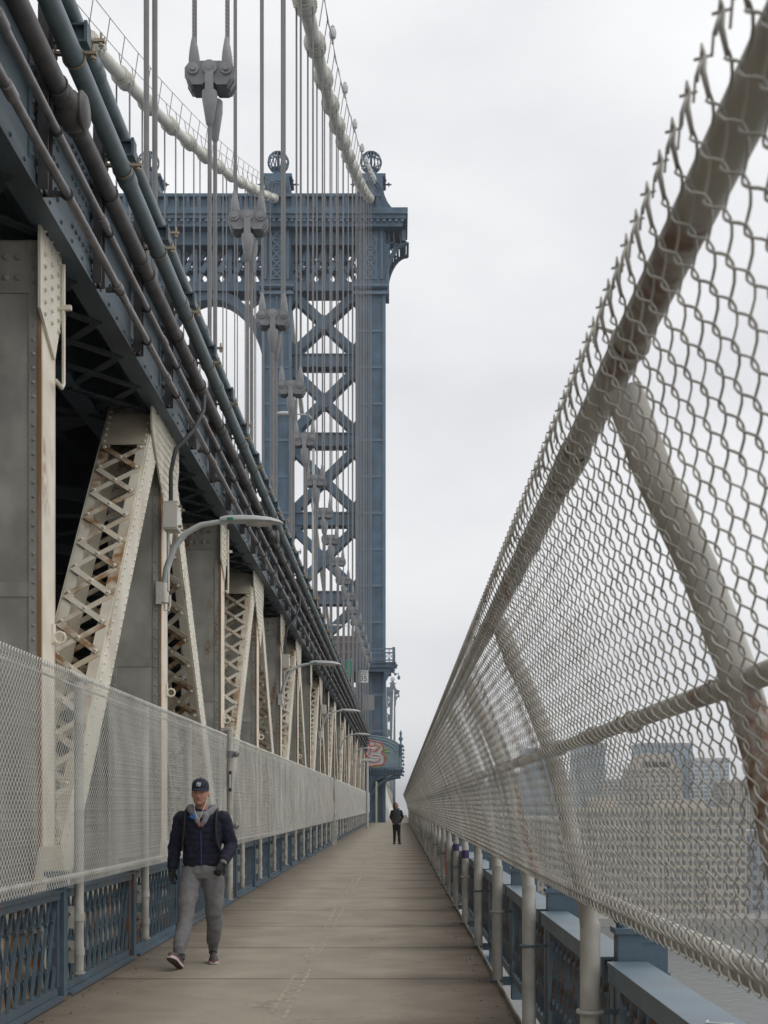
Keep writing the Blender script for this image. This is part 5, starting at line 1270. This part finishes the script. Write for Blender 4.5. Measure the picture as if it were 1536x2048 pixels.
remesh(t3.build('trousers', 'black_cloth', wo), .010, 2, .012, .06)
h3 = MB(); h3.ell((HD2.x-.012,HD2.y+.02,HD2.z+.035), .092, .098, .098, 14, 9); h3.ell((HD2.x-.055,HD2.y+.03,HD2.z-.06), .062, .075, .10, 12, 8); h3.ell((HD2.x-.06,HD2.y-.03,HD2.z-.10), .035, .04, .07, 10, 6)
remesh(h3.build('hair', 'hair_dark', wo), .009, 1, .03, .03)
for q, yy in ((lp_[0], 5), (lp_[1], -12)):
    s5 = MB(); s5.tube([(0,.06,.05),(0,0,.055),(0,-.08,.045),(0,-.15,.03),(0,-.18,.025)], [.035,.045,.045,.042,.02], 10, b=[.045,.05,.04,.028,.018]); s5.box(-.045,.045,-.17,.07,.0,.02)
    o = s5.build('shoe', 'black_cloth', wo, (q[2][0], q[2][1], 0)); o.rotation_euler = (0, 0, R(-yy))

# ------------------------------------------------------------------ far bank buildings
def building(px0, px1, pytop, D, mat, label, floors, bays, wmat='bld_window', depth=30, crown=None, fx=.58, fz=.5, strip=False):
    s_ = F_PX/D; x0, x1 = (px0-VPX)/s_, (px1-VPX)/s_; zt = EYE+(VPY-pytop)/s_; z0 = -38.2
    cx = (x0+x1)/2; w_ = x1-x0; H = zt-z0
    t = thing('building', label, 'building', (cx, D, z0)); 
    b = MB(); b.box(-w_/2, w_/2, 0, depth, 0, H); wl = b.build('wall', mat, t)
    r = MB(); r.box(-w_/2-.4, w_/2+.4, -.4, depth+.4, H, H+1.2); 
    if crown: 
        for (a, c, h) in crown: r.box(-w_/2+a*w_, -w_/2+c*w_, 2, depth-2, H+1.2, H+h)
    r.build('roof', mat, t)
    wn = MB(); bw = w_/bays; fh = H/floors
    for i in range(bays):
        for j in range(floors):
            if strip: continue
            xa = -w_/2+(i+.5)*bw; za = (j+.52)*fh; wn.box(xa-bw*fx/2, xa+bw*fx/2, -.12, .05, za-fh*fz/2, za+fh*fz/2)
    nd = max(2, int(depth/bw))
    for i in range(nd):
        for j in range(floors):
            ya = (i+.5)*depth/nd; za = (j+.52)*fh; wn.box(-w_/2-.12, -w_/2+.05, ya-depth/nd*fx/2, ya+depth/nd*fx/2, za-fh*fz/2, za+fh*fz/2)
    if strip:
        for j in range(floors): za = (j+.5)*fh; wn.box(-w_/2+.8, w_/2-.8, -.12, .05, za-fh*fz/2, za+fh*fz/2)
    wn.build('windows', wmat, wl, kind='stuff')
    bd = MB()
    for j in range(0, floors+1, max(1, floors//5)): bd.box(-w_/2-.25, w_/2+.25, -.3, -.13, j*fh-.3, j*fh+.3)
    for i in range(0, bays+1): bd.box(-w_/2+i*bw-.2, -w_/2+i*bw+.2, -.2, -.13, .3, H)
    bd.build('string_courses', mat, wl, kind='stuff')
    return t
building(1172, 1492, 1622, 470, 'bld_beige', 'long beige waterfront warehouse with rows of dark windows behind the right fence', 13, 27, depth=40, crown=[(.1,.2,5),(.55,.75,4)])
building(1488, 1720, 1668, 480, 'bld_grey', 'lower grey building at the right edge beside the beige warehouse', 8, 16)
building(1268, 1362, 1540, 620, 'bld_tan', 'tan stepped tower rising behind the beige warehouse', 26, 9, crown=[(.08,.92,4),(.2,.8,8)])
building(1283, 1385, 1490, 700, 'bld_grey', 'blue-grey glass tower with a set-back top behind the tan tower', 32, 10, 'bld_window_blue', fx=.8, fz=.7)
building(1387, 1458, 1520, 690, 'bld_pale', 'pale tower with blue window bands right of the tan tower', 28, 7, 'bld_window_blue', fx=.7, fz=.55)
building(1456, 1530, 1565, 640, 'bld_beige', 'ribbed beige tower standing right of the pale blue-banded tower', 22, 14, fx=.4, fz=.8)
building(1153, 1210, 1490, 820, 'bld_grey', 'slim plain grey tower left of the tan tower', 40, 6, 'bld_window_blue', fx=.75, fz=.6)
building(1207, 1275, 1562, 760, 'bld_pale', 'medium pale office block between the slim grey tower and the tan tower', 26, 9)
building(1050, 1114, 1500, 780, 'bld_glass', 'blue glass tower seen through the middle of the right fence', 38, 7, 'bld_window_blue', fx=.9, fz=.8)
building(985, 1056, 1548, 900, 'bld_beige', 'beige tower left of the blue glass tower', 30, 8)
building(905, 990, 1572, 980, 'bld_grey', 'grey block low on the skyline at the far left of the buildings', 28, 9)
building(1030, 1178, 1640, 560, 'bld_tan', 'low tan block by the water left of the long warehouse', 9, 16)
building(880, 1035, 1632, 700, 'bld_pale', 'low pale waterfront block farthest to the left', 10, 16)
building(1112, 1160, 1562, 900, 'bld_pale', 'narrow pale tower between the blue glass tower and the slim grey tower', 30, 5)
building(1530, 1640, 1530, 720, 'bld_glass', 'dark glass tower just outside the right edge of the view', 34, 10, 'bld_window_blue', fx=.85, fz=.7)
building(1715, 1950, 1600, 560, 'bld_beige', 'beige block farther to the right along the water', 14, 20)
building(1640, 1790, 1545, 760, 'bld_grey', 'grey tower farther to the right behind the lower grey building', 28, 12)
# ------------------------------------------------------------------ haze
def haze():
    m = bpy.data.materials.new('haze_air'); m.use_nodes = True; t = m.node_tree; t.nodes.clear(); v = N(t, 'ShaderNodeVolumePrincipled'); o = N(t, 'ShaderNodeOutputMaterial')
    v.inputs['Color'].default_value = (.93, .95, 1, 1); v.inputs['Density'].default_value = .0003; v.inputs['Anisotropy'].default_value = .2; t.links.new(v.outputs[0], o.inputs['Volume']); M['haze'] = m
    MB().box(-4000, 4000, -400, 8900, -47, 110).build('haze', 'haze', kind='stuff')
HAZE = True
if HAZE: haze()
